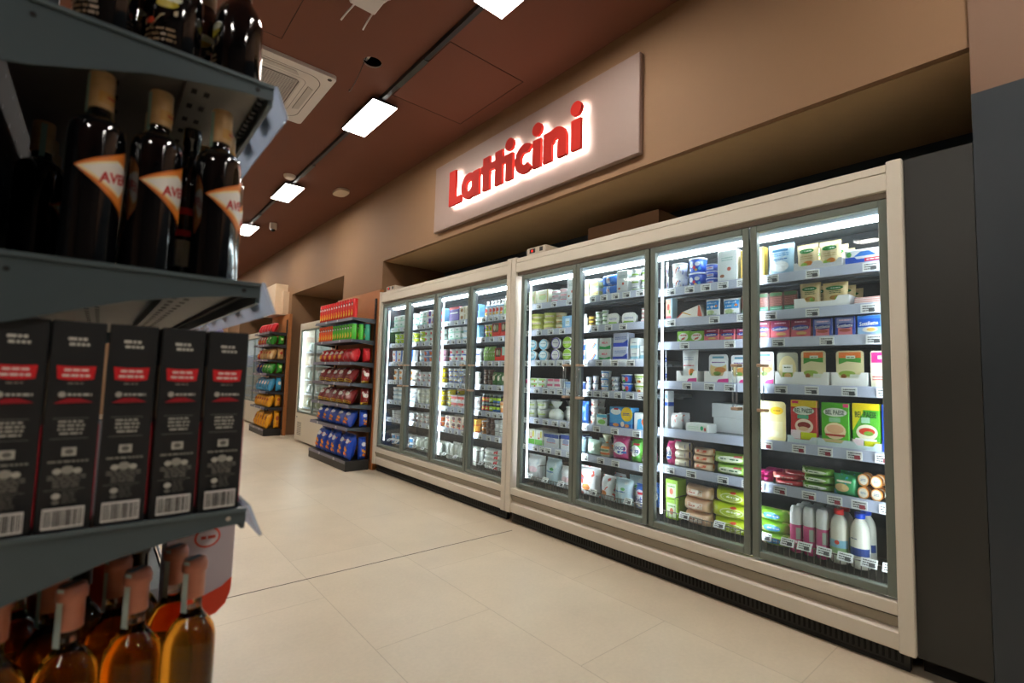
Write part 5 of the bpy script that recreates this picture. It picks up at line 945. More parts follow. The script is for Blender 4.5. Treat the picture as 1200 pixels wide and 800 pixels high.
# ------------------------------------------------------------------ snack shelving against the columns
wood = M('#b0703e', .5, mott=.12, scale=4); shm = M('#34363a', .4, .3); railk = M('#6a6a78', .35)
CHZ = [1.80, 1.54, 1.27, 1.02, .763, .497, .118]
def snack_unit(y0, y1, label, zs):
    r = empty('snack_shelving', (0, 0, 0)); tag(r, label, 'shelving', 'snack shelving units')
    b = MB(); b.box(2.55, y0-.045, .0, 2.599, y1+.05, 2.165, wood); b.build('back_panel', r)
    for y in (y0+.02, y1-.05):
        u = MB(); u.box(2.532, y, .1, 2.55, y+.03, 2.06, black)
        for k in range(30): u.box(2.5315, y+.012, .14+k*.063, 2.5325, y+.018, .165+k*.063, M('#050505', .9))
        u.build('upright', r)
    for i, z in enumerate(zs):
        if i == 6:
            p = MB(); p.bbox(2.245, y0, 0, 2.53, y1, z-.001, M('#232322', .45), .003); p.box(2.241, y0+.005, z-.032, 2.245, y1-.005, z+.002, railk); p.build('base_plinth', r)
        else:
            s = MB(); s.box(2.25, y0, z-.026, 2.53, y1, z, shm)
            for yy in (y0, y1-.004): s.prism([(2.25, z-.026), (2.53, z-.06), (2.53, z-.026)], 'y', yy, yy+.004, shm)
            s.prism([(2.236, z-.032), (2.25, z-.032), (2.25, z+.004), (2.245, z+.004)], 'y', y0, y1, railk); s.build('shelf', r)
        S_ = r.children[-1]
        for k in range(2): add_tag(S_, 2.238, y0+(y1-y0)*(.3+.4*k)+rnd.uniform(-.1, .1), z-.014).scale = (.6, 1, .7)
    return r
snack_unit(5.58, 6.86, 'wood-backed shelving of crisps and snack cans beside the left cooler', CHZ)
CH2 = [1.82, 1.6, 1.33, 1.085, .77, .492, .118]
snack_unit(9.27, 10.3, 'farther wood-backed snack shelving under the white wall box', CH2)
def can(body, logo, low, lid):
    def shape(w_, h_, d_, base, spec, **kw):
        mb = MB(); r = w_/2; mb.lathe([(r*.96, 0), (r, .003), (r, h_*.94), (r*.98, h_*.945)], M(base, .3, coat=.5), 20, 0, r)
        deco(mb, spec, lambda x, z, o: ((r+o)*sin(x/r), r-(r+o)*cos(x/r), z), w_, h_)
        l = MB(); l.lathe([(r*1.0, h_*.945), (r*1.02, h_*.95), (r*1.02, h_*.995), (r*.9, h_)], M(lid, .3), 20, 0, r); return [('body', mb), ('lid', l)]
    return ('crisp_can', 'snack can', None, shape, .07, body, [('o', 0, .72, .3, .1, '#1a1a1a'), ('o', 0, .7, .24, .06, logo), ('o', 0, .28, .34, .17, low), ('o', .1, .2, .18, .08, '#f0c04a')])
K['canred'] = can('#dc1e1e', '#f4f0ea', '#f08a28', '#c81818')
K['canorange'] = can('#f0561c', '#f4f0ea', '#f4a03a', '#f0562c')
K['cangreen'] = can('#4cb82c', '#e8e8e8', '#c8d84a', '#1f2f7a')
K['canteal'] = can('#3fa88a', '#e8e8e8', '#a8d8b0', '#1f3f9a')
def cans(row, y_start, z, keys, where, x=2.262):
    for i, k in enumerate(keys):
        o = product(k, .072, .235 if z > 1.7 else .2); o.location = (x, y_start-i*.083, z+.001); o.rotation_euler = (0, 0, -pi/2+rnd.uniform(-.08, .08))
        col = {'canred': 'red', 'canorange': 'orange', 'cangreen': 'green', 'canteal': 'teal'}[k]
        tag(o, f"{col} crisp can with blue lid, {ORD[i]} from left, {where}".replace(' with blue lid', '' if col in ('red', 'orange') else ' with blue lid'), 'snack can', 'crisp cans on the snack shelving')
cans(0, 6.75, 1.80, ['canred']*14, 'front row of the top snack shelf')
cans(0, 6.75, 1.54, ['canorange']*6+['cangreen']*8, 'front row of second snack shelf')
for i in range(2):
    o = product(['cangreen', 'canteal'][i], .072, .2); o.location = (2.345+i*.083, 5.655, 1.541); o.rotation_euler = (0, 0, -pi/2)
    tag(o, ['green can with blue lid, middle of the near end of second snack shelf', 'teal can with blue lid, rearmost at near end of second snack shelf'][i], 'snack can', 'crisp cans on the snack shelving')
def bagk(nm, base, spec, **kw): K[nm] = ('crisp_bag', 'snack bag', None, s_bag, .11, base, spec, dict(kw, wr=.006))
bagk('b_red', 'PR:#c81f22:#e8a82c:#8a1418', [('o', 0, .62, .34, .14, '#f0e8d8'), ('o', .02, .3, .26, .16, '#e8a030')])
bagk('b_redplain', 'PR:#c01c24:#d83038:#9a141c', [])
bagk('b_maroon', 'PR:#8a1f1e:#f2f0ec:#e8c81e', [('r', -.5, .0, .5, .16, '#f0d020'), ('o', 0, .6, .3, .14, '#f4f0ea')])
bagk('b_blue', 'PR:#1c48b8:#2458d0:#f0901c', [('o', .0, .72, .3, .1, '#e4e8f0'), ('o', -.12, .42, .14, .07, '#f09a1e'), ('o', .14, .36, .14, .07, '#f0a42a'), ('o', -.02, .22, .14, .07, '#e88a1a'), ('o', .2, .18, .1, .06, '#d8502a')])
bagk('b_green', 'PR:#2f9a28:#58c83a:#e8843a', [('o', 0, .6, .26, .14, '#d8f0a0')])
bagk('b_cream', 'PR:#d8b070:#c08a4a:#e8d8a8', [('o', 0, .6, .26, .12, '#c8402a')])
bagk('b_sky', 'PR:#3fa0d0:#58b4e0:#f07838', [('o', 0, .6, .26, .14, '#f4e8d8')])
bagk('b_yellow', 'PR:#f0a818:#f8bc2c:#d8641a', [('o', 0, .6, .28, .14, '#b8501c'), ('o', 0, .28, .2, .12, '#d8862a')])
bagk('b_navy', 'PR:#1f2f7a:#3f58b8:#e8e038', [('o', 0, .6, .26, .14, '#e8a038')])
COLN = {'b_red': 'red and yellow', 'b_redplain': 'plain red', 'b_maroon': 'maroon, white and yellow', 'b_blue': 'blue', 'b_green': 'green', 'b_cream': 'tan', 'b_sky': 'sky blue', 'b_yellow': 'yellow-orange', 'b_navy': 'navy'}
def bags(z, y0, y1, keys, w_, h_, where, unit, tilt=-.3, x=2.262, grp='snack bags on the snack shelving'):
    n = len(keys)
    for i, k in enumerate(keys):
        w_ = min(w_, (y1-y0)/n*.93); o = product(k, w_, h_); y = y1-(i+.5)*(y1-y0)/n
        t = tilt+rnd.uniform(-.08, .06)*(1 if unit == U1 else .3)
        o.rotation_mode = 'XYZ'; o.location = (x+.005, y, z+.012); o.rotation_euler = (t, rnd.uniform(-.05, .05), -pi/2+rnd.uniform(-.05, .05))
        settle(o, z, 2.528)
        tag(o, f"{COLN[k]} crisp bag, {ORD[i]} from left, {where}, {unit}", 'snack bag', grp)
U1 = 'nearer snack shelving'; U2 = 'farther snack shelving'
bags(1.27, 5.62, 6.8, ['b_red']*5+['b_redplain']*2, .2, .18, 'third shelf', U1)
bags(1.02, 5.69, 6.8, ['b_maroon']*5, .25, .2, 'fourth shelf', U1, -.45)
bags(.763, 5.69, 6.8, ['b_maroon']*5, .25, .2, 'fifth shelf', U1, -.45)
bags(.497, 5.66, 6.8, ['b_blue']*5, .25, .21, 'sixth shelf', U1, -.35)
bags(.118, 5.62, 6.8, ['b_blue']*6, .22, .3, 'bottom shelf', U1, -.2)
for z, k, h_, nm, tl in ((1.27, 'b_redplain', .17, 'third', -.25), (1.02, 'b_maroon', .18, 'fourth', -.25), (.763, 'b_maroon', .19, 'fifth', -.25), (.497, 'b_blue', .2, 'sixth', -.1), (.118, 'b_blue', .26, 'bottom', -.1)):
    o = product(k, .16, h_); o.location = (2.47, 5.60, z+.003); o.rotation_euler = (0, 0, .1); o.scale = (.6, .9, 1)
    tag(o, f"{COLN[k]} crisp bag turned to the near end, {nm} shelf, {U1}", 'snack bag', 'snack bags on the snack shelving')
bags(1.82, 9.3, 10.25, ['b_redplain']*5, .2, .19, 'top shelf', U2, -.4)
bags(1.6, 9.3, 10.25, ['b_red']*3+['b_green']*2, .18, .17, 'second shelf', U2)
bags(1.33, 9.3, 10.25, ['b_red', 'b_cream', 'b_cream', 'b_cream', 'b_cream'], .18, .21, 'third shelf', U2)
bags(1.085, 9.3, 10.25, ['b_navy', 'b_navy', 'b_green', 'b_green', 'b_green'], .18, .2, 'fourth shelf', U2)
bags(.77, 9.3, 10.25, ['b_sky']*5, .19, .25, 'fifth shelf', U2)
bags(.492, 9.3, 10.25, ['b_yellow']*6, .17, .22, 'sixth shelf', U2)
bags(.118, 9.36, 10.25, ['b_yellow']*5, .18, .29, 'bottom shelf', U2)
for z, k, h_, nm in ((1.6, 'b_green', .16, 'second'), (1.33, 'b_cream', .2, 'third'), (1.085, 'b_green', .2, 'fourth'), (.77, 'b_sky', .24, 'fifth'), (.492, 'b_yellow', .22, 'sixth'), (.118, 'b_yellow', .3, 'bottom')):
    o = product(k, .16, h_); o.scale = (.6, .9, 1); o.location = (2.47, 9.29, z+.012); o.rotation_euler = (0, 0, .1)
    tag(o, f"{COLN[k]} crisp bag turned to the near end, {nm} shelf, {U2}", 'snack bag', 'snack bags on the snack shelving')
# white box on the wall over the farther unit
mb = MB(); mb.bbox(2.38, 9.6, 2.17, 2.5995, 10.36, 2.74, M('#d8bfa0', .6), .004); mb.box(2.5, 9.5, 2.17, 2.5995, 9.6, 2.6, M('#cdb294', .6))
tag(mb.build('wall_box'), 'pale boxed casing on the wall above the farther snack shelving', 'wall box')

# ------------------------------------------------------------------ sliding door fridges in the further recesses
def fridge(y0, y1, label, x0=2.535):
    r = empty('upright_fridge', (0, 0, 0)); tag(r, label, 'refrigerator')
    bw = M('#d6cdba', .4, mott=.02)
    b = MB(); b.box(x0+.5, y0, .05, x0+.75, y1, 1.93, M('#6f7a80', .5)); b.box(x0+.03, y0, .05, x0+.5, y0+.03, 1.93, bw); b.box(x0+.03, y1-.03, .05, x0+.5, y1, 1.93, bw); b.box(x0+.03, y0, 1.85, x0+.5, y1, 1.93, bw); b.box(x0+.03, y0, .05, x0+.5, y1, .5, bw); b.build('cabinet', r)
    h = MB(); h.bbox(x0, y0, 1.825, x0+.03, y1, 1.93, bw, .004); h.bbox(x0, y0, .03, x0+.03, y1, .47, bw, .004); h.bbox(x0, y1-.05, .47, x0+.03, y1, 1.825, bw, .003); h.bbox(x0, y0, .47, x0+.03, y0+.05, 1.825, bw, .003)
    for k in range(9): h.box(x0-.001, y1-.32, .12+k*.024, x0+.001, y1-.12, .13+k*.024, M('#5a554c', .7))
    h.box(x0-.001, y1-.1, .39, x0+.001, y1-.06, .41, black); h.build('front_panel', r)
    n = max(2, int((y1-y0)/.6)); wd = (y1-y0-.1)/n
    for k in range(n):
        ya = y0+.05+k*wd; d = MB()
        for a, c in ((ya, ya+.02), (ya+wd-.02, ya+wd)): d.box(x0+.004, a, .472, x0+.026, c, 1.822, gun)
        d.box(x0+.004, ya, .472, x0+.026, ya+wd, .5, gun); d.box(x0+.004, ya, 1.797, x0+.026, ya+wd, 1.822, gun); D = d.build('door', r)
        g_ = MB(); g_.box(x0+.013, ya+.02, .5, x0+.017, ya+wd-.02, 1.797, glass); g_.build('glass_pane', D)
    for z in (.55, .78, 1.01, 1.24, 1.47):
        s = MB(); s.box(x0+.1, y0+.03, z-.02, x0+.48, y1-.03, z, M('#b8c4cc', .4)); s.build('shelf', r)
    for y in (y1-.07, y0+.07):
        v = MB(); v.lathe([(.009, .55), (.009, 1.8)], EM('#e8f0ff', LED_POWER*.6), 8, x0+.06, y); v.build('light_tube', r)
    v = MB(); v.box(x0+.06, y0+.05, 1.835, x0+.09, y1-.05, 1.8495, EM('#e8f0ff', LED_POWER*.6)); v.build('light_strip', r)
    return r
fridge(7.0, 8.5, 'beige sliding door fridge half hidden behind the nearer snack shelving')
fridge(10.8, 13.2, 'far white fridge glimpsed beyond the farther snack shelving')
K['pale1'] = ('fresh_pack', 'food pack', None, s_bag, .08, 'PR:#c8d4cc:#9ab0a0:#e8ece4', [])
K['pale2'] = ('fresh_pack', 'food pack', None, s_bag, .08, 'PR:#8a9a7a:#c8a86a:#5a7a5a', [])
K['pale3'] = ('fresh_pack', 'food pack', None, s_bag, .08, 'PR:#e0d8cc:#e09a5a:#a8b8c8', [])
i_ = 0
for si, z in enumerate((.55, .78, 1.01, 1.24, 1.47)):
    for k in range(6):
        key = ['pale2', 'pale1', 'pale1', 'pale3', 'pale1'][si]; o = product(key, .18, .15); o.location = (2.66, 8.36-k*.22, z+.003); o.rotation_euler = (0, 0, -pi/2+rnd.uniform(-.1, .1))
        tag(o, f"{['green-brown', 'grey-green', 'pale green', 'cream-orange', 'pale grey'][si]} pack, {ORD[k]} from left, {['lowest', 'second', 'third', 'fourth', 'top'][si]} shelf of the half-hidden sliding door fridge", 'food pack', 'packs in the half-hidden fridge')

# ------------------------------------------------------------------ bottle shelving in the foreground
GX, GY, GY2, GB = .20, .90, 2.66, -.16
steel = M('#4c5a60', .42, .25, mott=.05); steelu = M('#6d6a66', .5, .1, mott=.05); dkst = M('#0b0c0e', .9)
gd = empty('bottle_shelving', (0, 0, 0)); tag(gd, 'dark grey metal shelving of bottles and cartons in the left foreground', 'shelving')
for y in (GY+.03, 1.75, GY2-.03):
    u = MB(); u.box(GB-.03, y-.015, 0, GB+.012, y+.015, 2.25, M('#3c454b', .5, .2))
    for k in range(40): u.box(GB+.0115, y-.005, .1+k*.052, GB+.0125, y+.005, .118+k*.052, M('#060606', .9))
    u.build('upright', gd)
b = MB(); b.box(GB-.02, GY+.05, .05, GB-.01, GY2-.05, 2.2, dkst)
for j in range(34):
    for k in range(17): b.box(GB-.0101, GY+.1+k*.095, .12+j*.06, GB-.0095, GY+.105+k*.095, .128+j*.06, M('#3a4046', .5))
b.build('back_panel', gd)
GZ = [1.638, 1.291, .921, .50, .12]
railp = clear_sheet('blue_tinted_rail', '#e2eaf4', ior=1.45, milk=.42, milkcol='#dce8fa', through=True)
for i, z in enumerate(GZ):
    s = MB(); s.box(GB+.012, GY+.003, z-.003, GX, GY2-.003, z, steel); s.box(GX-.006, GY+.003, z-.03, GX, GY2-.003, z, steel)
    s.box(GB+.012, GY+.004, z-.0035, GX-.006, GY2-.004, z-.003, steelu)
    for x in (-.02, .1):
        s.box(x-.022, GY+.005, z-.022, x+.022, GY2-.005, z-.004, steelu)
        for k in range(28):
            for e in (-.011, .007): s.box(x+e-.002, GY+.05+k*.06, z-.0225, x+e+.006, GY+.068+k*.06, z-.0215, M('#0a0a0a', .9))
    S_ = s.build('shelf', gd)
    if i == 4: 
        p = MB(); p.box(GB, GY, 0, GX-.02, GY2, z-.024, dkst); p.build('plinth', gd)
    for y in (GY, GY2-.003):
        t = MB(); Z = [(GX, z+.003), (GX, z-.021), (GX-.04, z-.023), (GX-.10, z-.032), (GX-.17, z-.046), (GX-.23, z-.066), (GX-.30, z-.09), (GB+.01, z-.10), (GB+.01, z+.003)]
        t.prism([(a, b_) for a, b_ in Z][::-1], 'y', y, y+.003, steel); t.box(GB+.01, y-.004, z-.002, GX, y+.003, z+.004, M('#5f6e74', .35, .3))
        for x, dz in ((GX-.025, -.011), (GX-.30, -.02)):
            t.prism([(x+.0035*cos(2*pi*k/12), z+dz+.0035*sin(2*pi*k/12)) for k in range(12)], 'y', y-.0012, y+.0005, M('#0a0c0e' if i < 2 else '#b8b0a8', .5))
        t.build('side_bracket', S_)
    rl = MB(); rl.prism([(GX+.001, z+.006), (GX+.006, z+.006), (GX+.026, z-.044), (GX+.022, z-.046)], 'y', GY-.002, GY2, railp); R_ = rl.build('price_rail', S_)
    for k in range(12):
        y = GY+.08+k*.14; q = MB(); q.prism([(GX+.0085, z+.0), (GX+.011, z+.0), (GX+.022, z-.030), (GX+.0195, z-.030)], 'y', y, y+.06, M('#dfe4ea', .4)); q.build('price_tag', S_)
    ch = MB()
    for k in range(80): ch.box(GX-.016, GY+.02+k*.021, z-.012, GX-.0065, GY+.03+k*.021, z-.004, M('#1a1c1e', .4)); 
    ch.build('shelf_edge_strip', S_)
# ---- dark amaro bottles
dark = M('#08090c', .06, coat=1.0, mott=0)
def amaro():
    r = empty('amaro_bottle'); R = .0345
    g = MB(); g.lathe([(R*.9, 0), (R, .004), (R, .02), (R*.985, .1), (R, .205), (R*.97, .217), (R*.86, .225), (R*.6, .231), (R*.44, .236), (R*.41, .242), (R*.41, .262)], dark, 36, 0, 0); g.build('glass_body', r)
    l = MB(); a0 = 1.12
    def fm(x, z, o): a = x/R+a0; return ((R+o)*sin(a), -(R+o)*cos(a), z+.10)
    def diamond(k, c, off):
        pts = [(-.055*k, .0), (-.02*k, .022*k), (.05*k, .043*k), (.055*k, .0), (.03*k, -.045*k), (-.01*k, -.026*k)]
        N = 12; P = []
        D = [(-.062, .004), (.017, .048), (.062, .0), (.012, -.06)] if off < .0009 else [(-.054, .002), (-.008, .022), (.03, .010), (-.002, -.030)]
        for q in range(4):
            (x0, z0), (x1, z1) = D[q], D[(q+1) % 4]
            for s in range(N): t = s/N; P.append((k*(x0+(x1-x0)*t), k*(z0+(z1-z0)*t)))
        c0 = fm(0, .045, off); vs = [c0]; n = len(P); Q = 8
        for q in range(1, Q+1): vs += [fm(x*q/Q, z*q/Q+.045, off) for x, z in P]
        l.add(vs, [(0, 1+(i+1) % n, 1+i) for i in range(n)]+[(1+q*n+i, 1+q*n+(i+1) % n, 1+(q+1)*n+(i+1) % n, 1+(q+1)*n+i) for q in range(Q-1) for i in range(n)], M(c, .45))
    diamond(1.0, '#d8701e', .0004); diamond(.92, '#e88a34', .0007); diamond(1.08, '#f6e0a8', .001); diamond(.95, '#f4efe6', .0013)
    # the lower right corner is orange
    vs, fs, tw = text_polys('AVERNA', .03)
    l.add([fm(x*.0125+.004, (y-.5)*.015+.043+x*.0025, .0018) for x, y in vs], fs, M('#c8201c', .45)); l.build('label', r)
    c = MB(); rc = .0165; c.lathe([(rc, .248), (rc*1.02, .25), (rc*1.0, .275), (rc*.98, .278), (rc*1.0, .281), (rc*.99, .303), (rc*.9, .306)], M('#c9a574', .4, .15, mott=.25, scale=60), 28, 0, 0)
    fc = lambda x, z, o: ((rc+.0006+o)*sin(x/rc+.5), -(rc+.0006+o)*cos(x/rc+.5), .25+z); deco(c, [('r', -.3, .1, .4, .42, '#c89a50'), ('l', .0, .2, .36, .36, 1, '#b8402a')], fc, .033, .055); c.build('foil_cap', r)
    t = MB(); fs_ = lambda x, z, o: ((rc+.0008+o)*sin(x/rc-1.15), -(rc+.0008+o)*cos(x/rc-1.15), .238+z); t.add([fs_(-.004, 0, 0), fs_(.004, 0, 0), fs_(.004, .062, 0), fs_(-.004, .062, 0)], [(0, 1, 2, 3)], M('#8fb0a4', .6)); t.build('tax_strip', r)
    return r
am = amaro(); rows = ['front row', 'second row', 'third row', 'fourth row', 'fifth row', 'sixth row', 'seventh row', 'eighth row', 'ninth row']
for rw in range(9):
    for k, (x, nm) in enumerate(((-.0255, 'left'), (.049, 'middle'), (.136 if rw != 1 else .158, 'right'), (-.108, 'innermost'))):
        if k == 3 and rw < 3: continue
        o = am if (rw, k) == (0, 0) else dup(am, (0, 0, 0)); o.location = (x, .968+rw*.092, GZ[1]+.0008); o.rotation_euler = (0, 0, rnd.uniform(-.04, .04)+(.05 if k == 2 else 0)+.6*min(rw, 2))
        tag(o, f"dark liqueur bottle with orange-edged diamond label, {nm} one, {rows[rw]}, middle shelf", 'bottle', 'dark liqueur bottles on the middle shelf')
# one odd bottle with a red and white label among them
o = empty('bitter_bottle', (.1005, 1.0215, GZ[1]+.001)); tag(o, 'dark bottle with red and white label between the liqueur bottles', 'bottle')
g = MB(); g.lathe([(.024, 0), (.0275, .004), (.0275, .17), (.025, .19), (.012, .22), (.012, .25), (.014, .251), (.014, .28)], dark, 24, 0, 0); g.build('glass_body', o)
g = MB(); deco(g, [('r', -.3, .2, .5, .5, '#dcdad4'), ('r', -.3, .55, .5, .62, '#c02430'), ('r', -.3, .8, .5, .88, '#c02430')], lambda x, z, q: ((.0285+q)*sin(x/.03+.1), -(.0285+q)*cos(x/.03+.1), z), .06, .15); g.build('label', o)
# ---- squat dark bottles on the top shelf
def top_bottle():
    r = empty('cream_liqueur_bottle'); R = .0375
    g = MB(); g.lathe([(R*.9, 0), (R, .005), (R*1.0, .118), (R*.96, .13), (R*.8, .145), (R*.5, .16), (R*.4, .175), (R*.38, .2)], dark, 36, 0, 0); g.build('glass_body', r)
    l = MB(); fm = lambda x, z, o: ((R+.0005+o)*sin(x/R-.7), -(R+.0005+o)*cos(x/R-.7), z)
    deco(l, [('p', [(-.5, .52), (-.2, .42), (.1, .5), (.3, .62), (.3, .7), (0, .6), (-.5, .62)], '#b8a888'), ('o', .1, .78, .2, .08, '#c8b83a'), ('o', .2, .86, .16, .06, '#d8e0c8'), ('l', -.34, .18, .3, .42, 3, '#8a7050'), ('o', -.2, .5, .1, .05, '#c04428')], fm, .075, .11); l.build('label', r)
    n = MB(); n.lathe([(R*.42, .17), (R*.46, .172), (R*.46, .23), (R*.4, .232)], M('#6a4a2a', .4), 20, 0, 0); n.build('cap', r); return r
tb = top_bottle()
for i, (x, y, nm, rz) in enumerate(((-.028, .955, 'leftmost in view', -.1), (.058, .955, 'middle one', .1), (.15, .955, 'right end one, beside the rail', -.9), (.012, 1.03, 'behind the left pair', .2), (.105, 1.03, 'behind the right pair', .3))):
    o = tb if i == 0 else dup(tb, (0, 0, 0)); o.location = (x, y, GZ[0]+.0008); o.rotation_euler = (0, 0, rz)
    tag(o, f"dark bottle cut by the picture top, top shelf, {nm}", 'bottle', 'dark bottles on the top shelf')
# ---- five black gift cartons
def gift(rz=0):
    r = empty('black_carton'); W2 = .0575; H = .288; D = .09
    b = MB(); b.bbox(-W2/2, 0, 0, W2/2, D, H, M('#1b1e21', .5, mott=.08, scale=40), .0015)
    b.box(W2/2-.0002, .001, .012, W2/2+.0006, D*.9, H*.5, M('#b81c34', .45)); b.box(-W2/2-.0004, .002, H*.52, -W2/2, D*.9, H*.8, M('#8a7a62', .6)); b.build('card_body', r)
    l = MB(); fm = lambda x, z, o: (x, -o-.0004, z)
    g1 = '#b4b4ac'; g2 = '#7a7a74'
    deco(l, [('l', -.2, .9, .19, .93, 1, '#d0d0c8'), ('l', -.17, .875, .2, .903, 1, '#d0d0c8'),
             ('p', [(-.36, .786), (-.1, .782), (.12, .782), (.36, .786), (.33, .722), (.1, .716), (-.1, .716), (-.33, .722)], '#d8242e'),
             ('l', -.22, .753, .22, .777, 1, '#f0e4e0'), ('l', -.25, .727, .25, .751, 1, '#f0e4e0'), ('l', -.14, .696, .14, .707, 1, '#98988f'),
             ('o', -.22, .648, .07, .014, g1), ('l', -.12, .636, .32, .66, 1, '#c4c4bc'),
             ('p', [(-.36, .606), (.36, .61), (.1, .632), (-.12, .632)], '#a01f2c'),
             ('r', -.34, .535, .3, .5375, g2), ('l', -.24, .475, .24, .53, 3, g1), ('l', -.2, .455, .2, .475, 1, g1), ('r', -.36, .44, .32, .4425, g2),
             ('r', -.13, .36, .13, .4, g1), ('o', 0, .38, .08, .012, '#6a6a66'), ('l', -.36, .325, .36, .345, 1, '#8a8a82'), ('o', -.18, .29, .08, .014, g1), ('o', 0, .295, .12, .02, '#9a9a92'), ('o', .18, .29, .08, .014, g1),
             ('l', -.34, .25, .34, .275, 2, g2), ('l', -.24, .215, .24, .25, 3, g2), ('r', -.38, .205, .34, .2072, g2), ('o', -.16, .178, .08, .014, g1), ('l', -.06, .14, .2, .2, 6, '#5c5c58'), ('o', -.16, .15, .07, .01, '#6a6a66'),
             ('b', -.34, .04, .34, .115)], fm, W2, H)
    l.build('printed_face', r); return r
gf = gift()
for i, (x, nm) in enumerate(((-.0825, 'leftmost, cut by the frame'), (-.023, 'second from left'), (.0375, 'middle of the five'), (.0995, 'second from right'), (.1605, 'rightmost, at the aisle edge'))):
    o = gf if i == 0 else dup(gf, (0, 0, 0)); o.location = (x, .908, GZ[2]+.0008); o.rotation_euler = (0, 0, (0, .01, -.015, .02, .0)[i])
    tag(o, f"tall black carton with red label panel and bar code, {nm}", 'carton', 'black cartons on the third shelf')
# ---- amber bottles on the lower shelf
amber = bottle_glass('amber_spirit', '#f4a636'); amclear = bottle_glass('pale_glass', '#f2e2c4')
def spirit(cap):
    r = empty('spirit_bottle'); R = .037
    g = MB(); g.lathe([(R*.9, 0), (R, .005), (R*1.0, .19), (R*.98, .205), (R*.9, .218), (R*.72, .23), (R*.5, .24), (R*.4, .247), (R*.37, .254)], amber, 36, 0, 0); g.build('glass_body', r)
    n = MB(); n.lathe([(R*.365, .2542), (R*.36, .272)], amclear, 24, 0, 0); n.build('neck', r)
    c = MB(); cm = M('#bb765e', .4, .1, mott=.15, scale=60) if cap == 'copper' else M('#141416', .3, coat=.5)
    c.lathe([(R*.42, .2702), (R*.44, .271), (R*.43, .31), (R*.5, .312), (R*.5, .324), (R*.46, .326), (R*.44, .331), (R*.3, .332)], cm, 28, 0, 0); c.build('foil_cap', r)
    t = MB(); q = R*.45; t.add([(-q-.001, -.005, .25), (-q-.001, .005, .25), (-q-.001, .005, .33), (-q-.001, -.005, .33)], [(0, 1, 2, 3)], M('#b4c8c4', .6)); t.box(-q, -.0045, .3325, q*.6, .0045, .3333, M('#55656c', .6)); t.build('tax_strip', r, (0, 0, 0), -.5+1.1)
    l = MB(); fm = lambda x, z, o: ((R+.0006+o)*sin(x/R+1.0), -(R+.0006+o)*cos(x/R+1.0), z); deco(l, [('r', -.6, .05, .6, .5, '#e8e0d0'), ('r', -.5, .12, .5, .18, '#c8862a'), ('l', -.4, .26, .4, .42, 2, '#6a4a2a')], fm, .08, .16); l.build('label', r); return r
sp = spirit('copper'); sk = spirit('black')
for i, (x, y, k, nm) in enumerate(((-.007, .965, 'c', 'front left'), (.0695, .975, 'c', 'front middle'), (.146, .98, 'c', 'front right'), (-.03, 1.05, 'c', 'behind front left'), (.048, 1.055, 'c', 'behind front middle'), (.128, 1.06, 'c', 'behind front right'), (-.076, 1.135, 'k', 'third row left'), (.001, 1.135, 'k', 'third row middle'), (.0785, 1.13, 'k', 'third row right'), (-.085, .975, 'c', 'far left, cut by the frame'), (-.115, 1.06, 'k', 'far left behind'))):
    o = dup(sp if k == 'c' else sk, (x, y, GZ[3]+.0008)); o.rotation_euler = (0, 0, rnd.uniform(-.2, .2))
    tag(o, f"amber spirit bottle with {'copper' if k == 'c' else 'black'} capsule on the lower shelf, {nm}", 'bottle', 'amber spirit bottles on the lower shelf')
for t_ in (sp, sk):
    for c_ in list(t_.children): bpy.data.objects.remove(c_)
    bpy.data.objects.remove(t_)
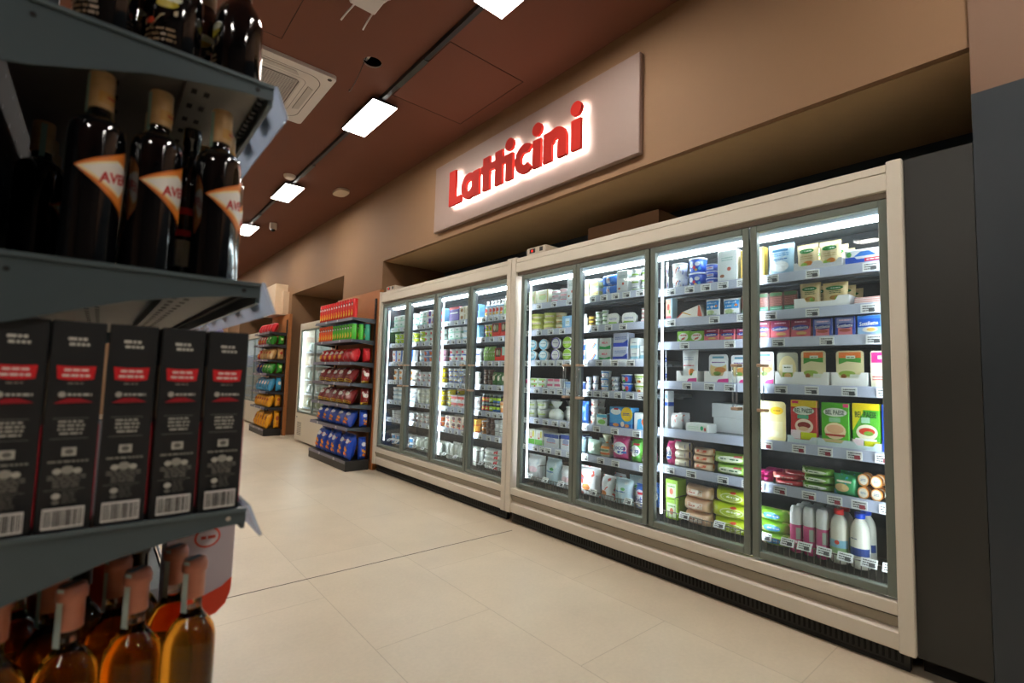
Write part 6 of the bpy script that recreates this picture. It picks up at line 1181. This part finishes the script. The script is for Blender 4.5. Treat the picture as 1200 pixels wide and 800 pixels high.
# ---- white and orange aperitif cartons behind them, on a dark riser
def aper(spec):
    r = empty('aperitif_carton'); W2 = .112; H = .207
    b = MB(); m = M('#cfc3cb', .5, mott=.03); n = 10       # rounded lower corner
    pts = [(-W2/2, H), (-W2/2, .0), (W2*.05, 0)]+[(W2*.05+W2*.45*sin(pi/2*k/n), .055-.055*cos(pi/2*k/n)) for k in range(1, n+1)]+[(W2/2, H)]
    b.prism(pts, 'y', 0, .075, m); b.build('card_body', r)
    l = MB(); deco(l, spec, lambda x, z, o: (x, -o-.0003, z), W2, H); l.build('printed_face', r); return r
OB = '#e8401c'
SP = [[('r', -.5, .0, .5, .2, OB), ('t', 'PA', -.2, .3, .13, '#e0482a', .05, .4), ('o', .42, .52, .4, .5, '#9a3410')],
      [('r', -.5, .0, .05, .1, OB), ('o', -.1, .5, .38, .46, '#9a3410'), ('o', .5, .55, .1, .3, '#8a2c10')],
      [('p', [(-.5, 0), (.05, 0), (.28, .03), (.42, .1), (.49, .22), (.5, .34), (.35, .27), (.1, .22), (-.2, .2), (-.5, .2)], OB), ('o', .08, .75, .2, .095, '#d84a34'), ('o', .08, .75, .165, .078, '#dccfd2'), ('l', -.02, .72, .2, .78, 1, '#d84a34')]]
for i, (x, y, nm) in enumerate(((-.088, 1.2, 'leftmost, lettered PA'), (.026, 1.24, 'middle one with brown oval'), (.176, 1.125, 'rightmost with round stamp'))):
    o = aper(SP[i]); o.location = (x, y, .6655); tag(o, f"white carton with orange base behind the amber bottles, {nm}", 'carton', 'white and orange cartons on the lower shelf')
mb = MB(); mb.bbox(-.14, 1.195, GZ[3]+.001, .165, 1.34, .665, M('#101112', .5), .003); mb.box(.13, 1.13, .655, .165, 1.195, .665, M('#101112', .5)); tag(mb.build('riser'), 'black riser box under the white cartons on the lower shelf', 'display riser')
# ------------------------------------------------------------------ far end of the shop
mb = MB(); mb.box(-.6, 14.95, 2.0, 1.1, 15, 2.6, M('#e0442c', .5)); mb.box(-.4, 14.945, 2.15, .9, 14.95, 2.4, M('#f0e4dc', .5)); tag(mb.build('far_sign'), 'red board with white strip on the far end wall of the shop', 'sign')
mb = MB(); mb.bbox(1.9, 14.0, 1.2, 2.35, 14.4, 2.2, M('#8a8cc0', .5), .1); mb.box(1.95, 14.0, 0, 2.3, 14.4, 1.2, M('#8a7468', .6)); tag(mb.build('far_display'), 'lilac topped display stand at the far end of the shop', 'display stand')
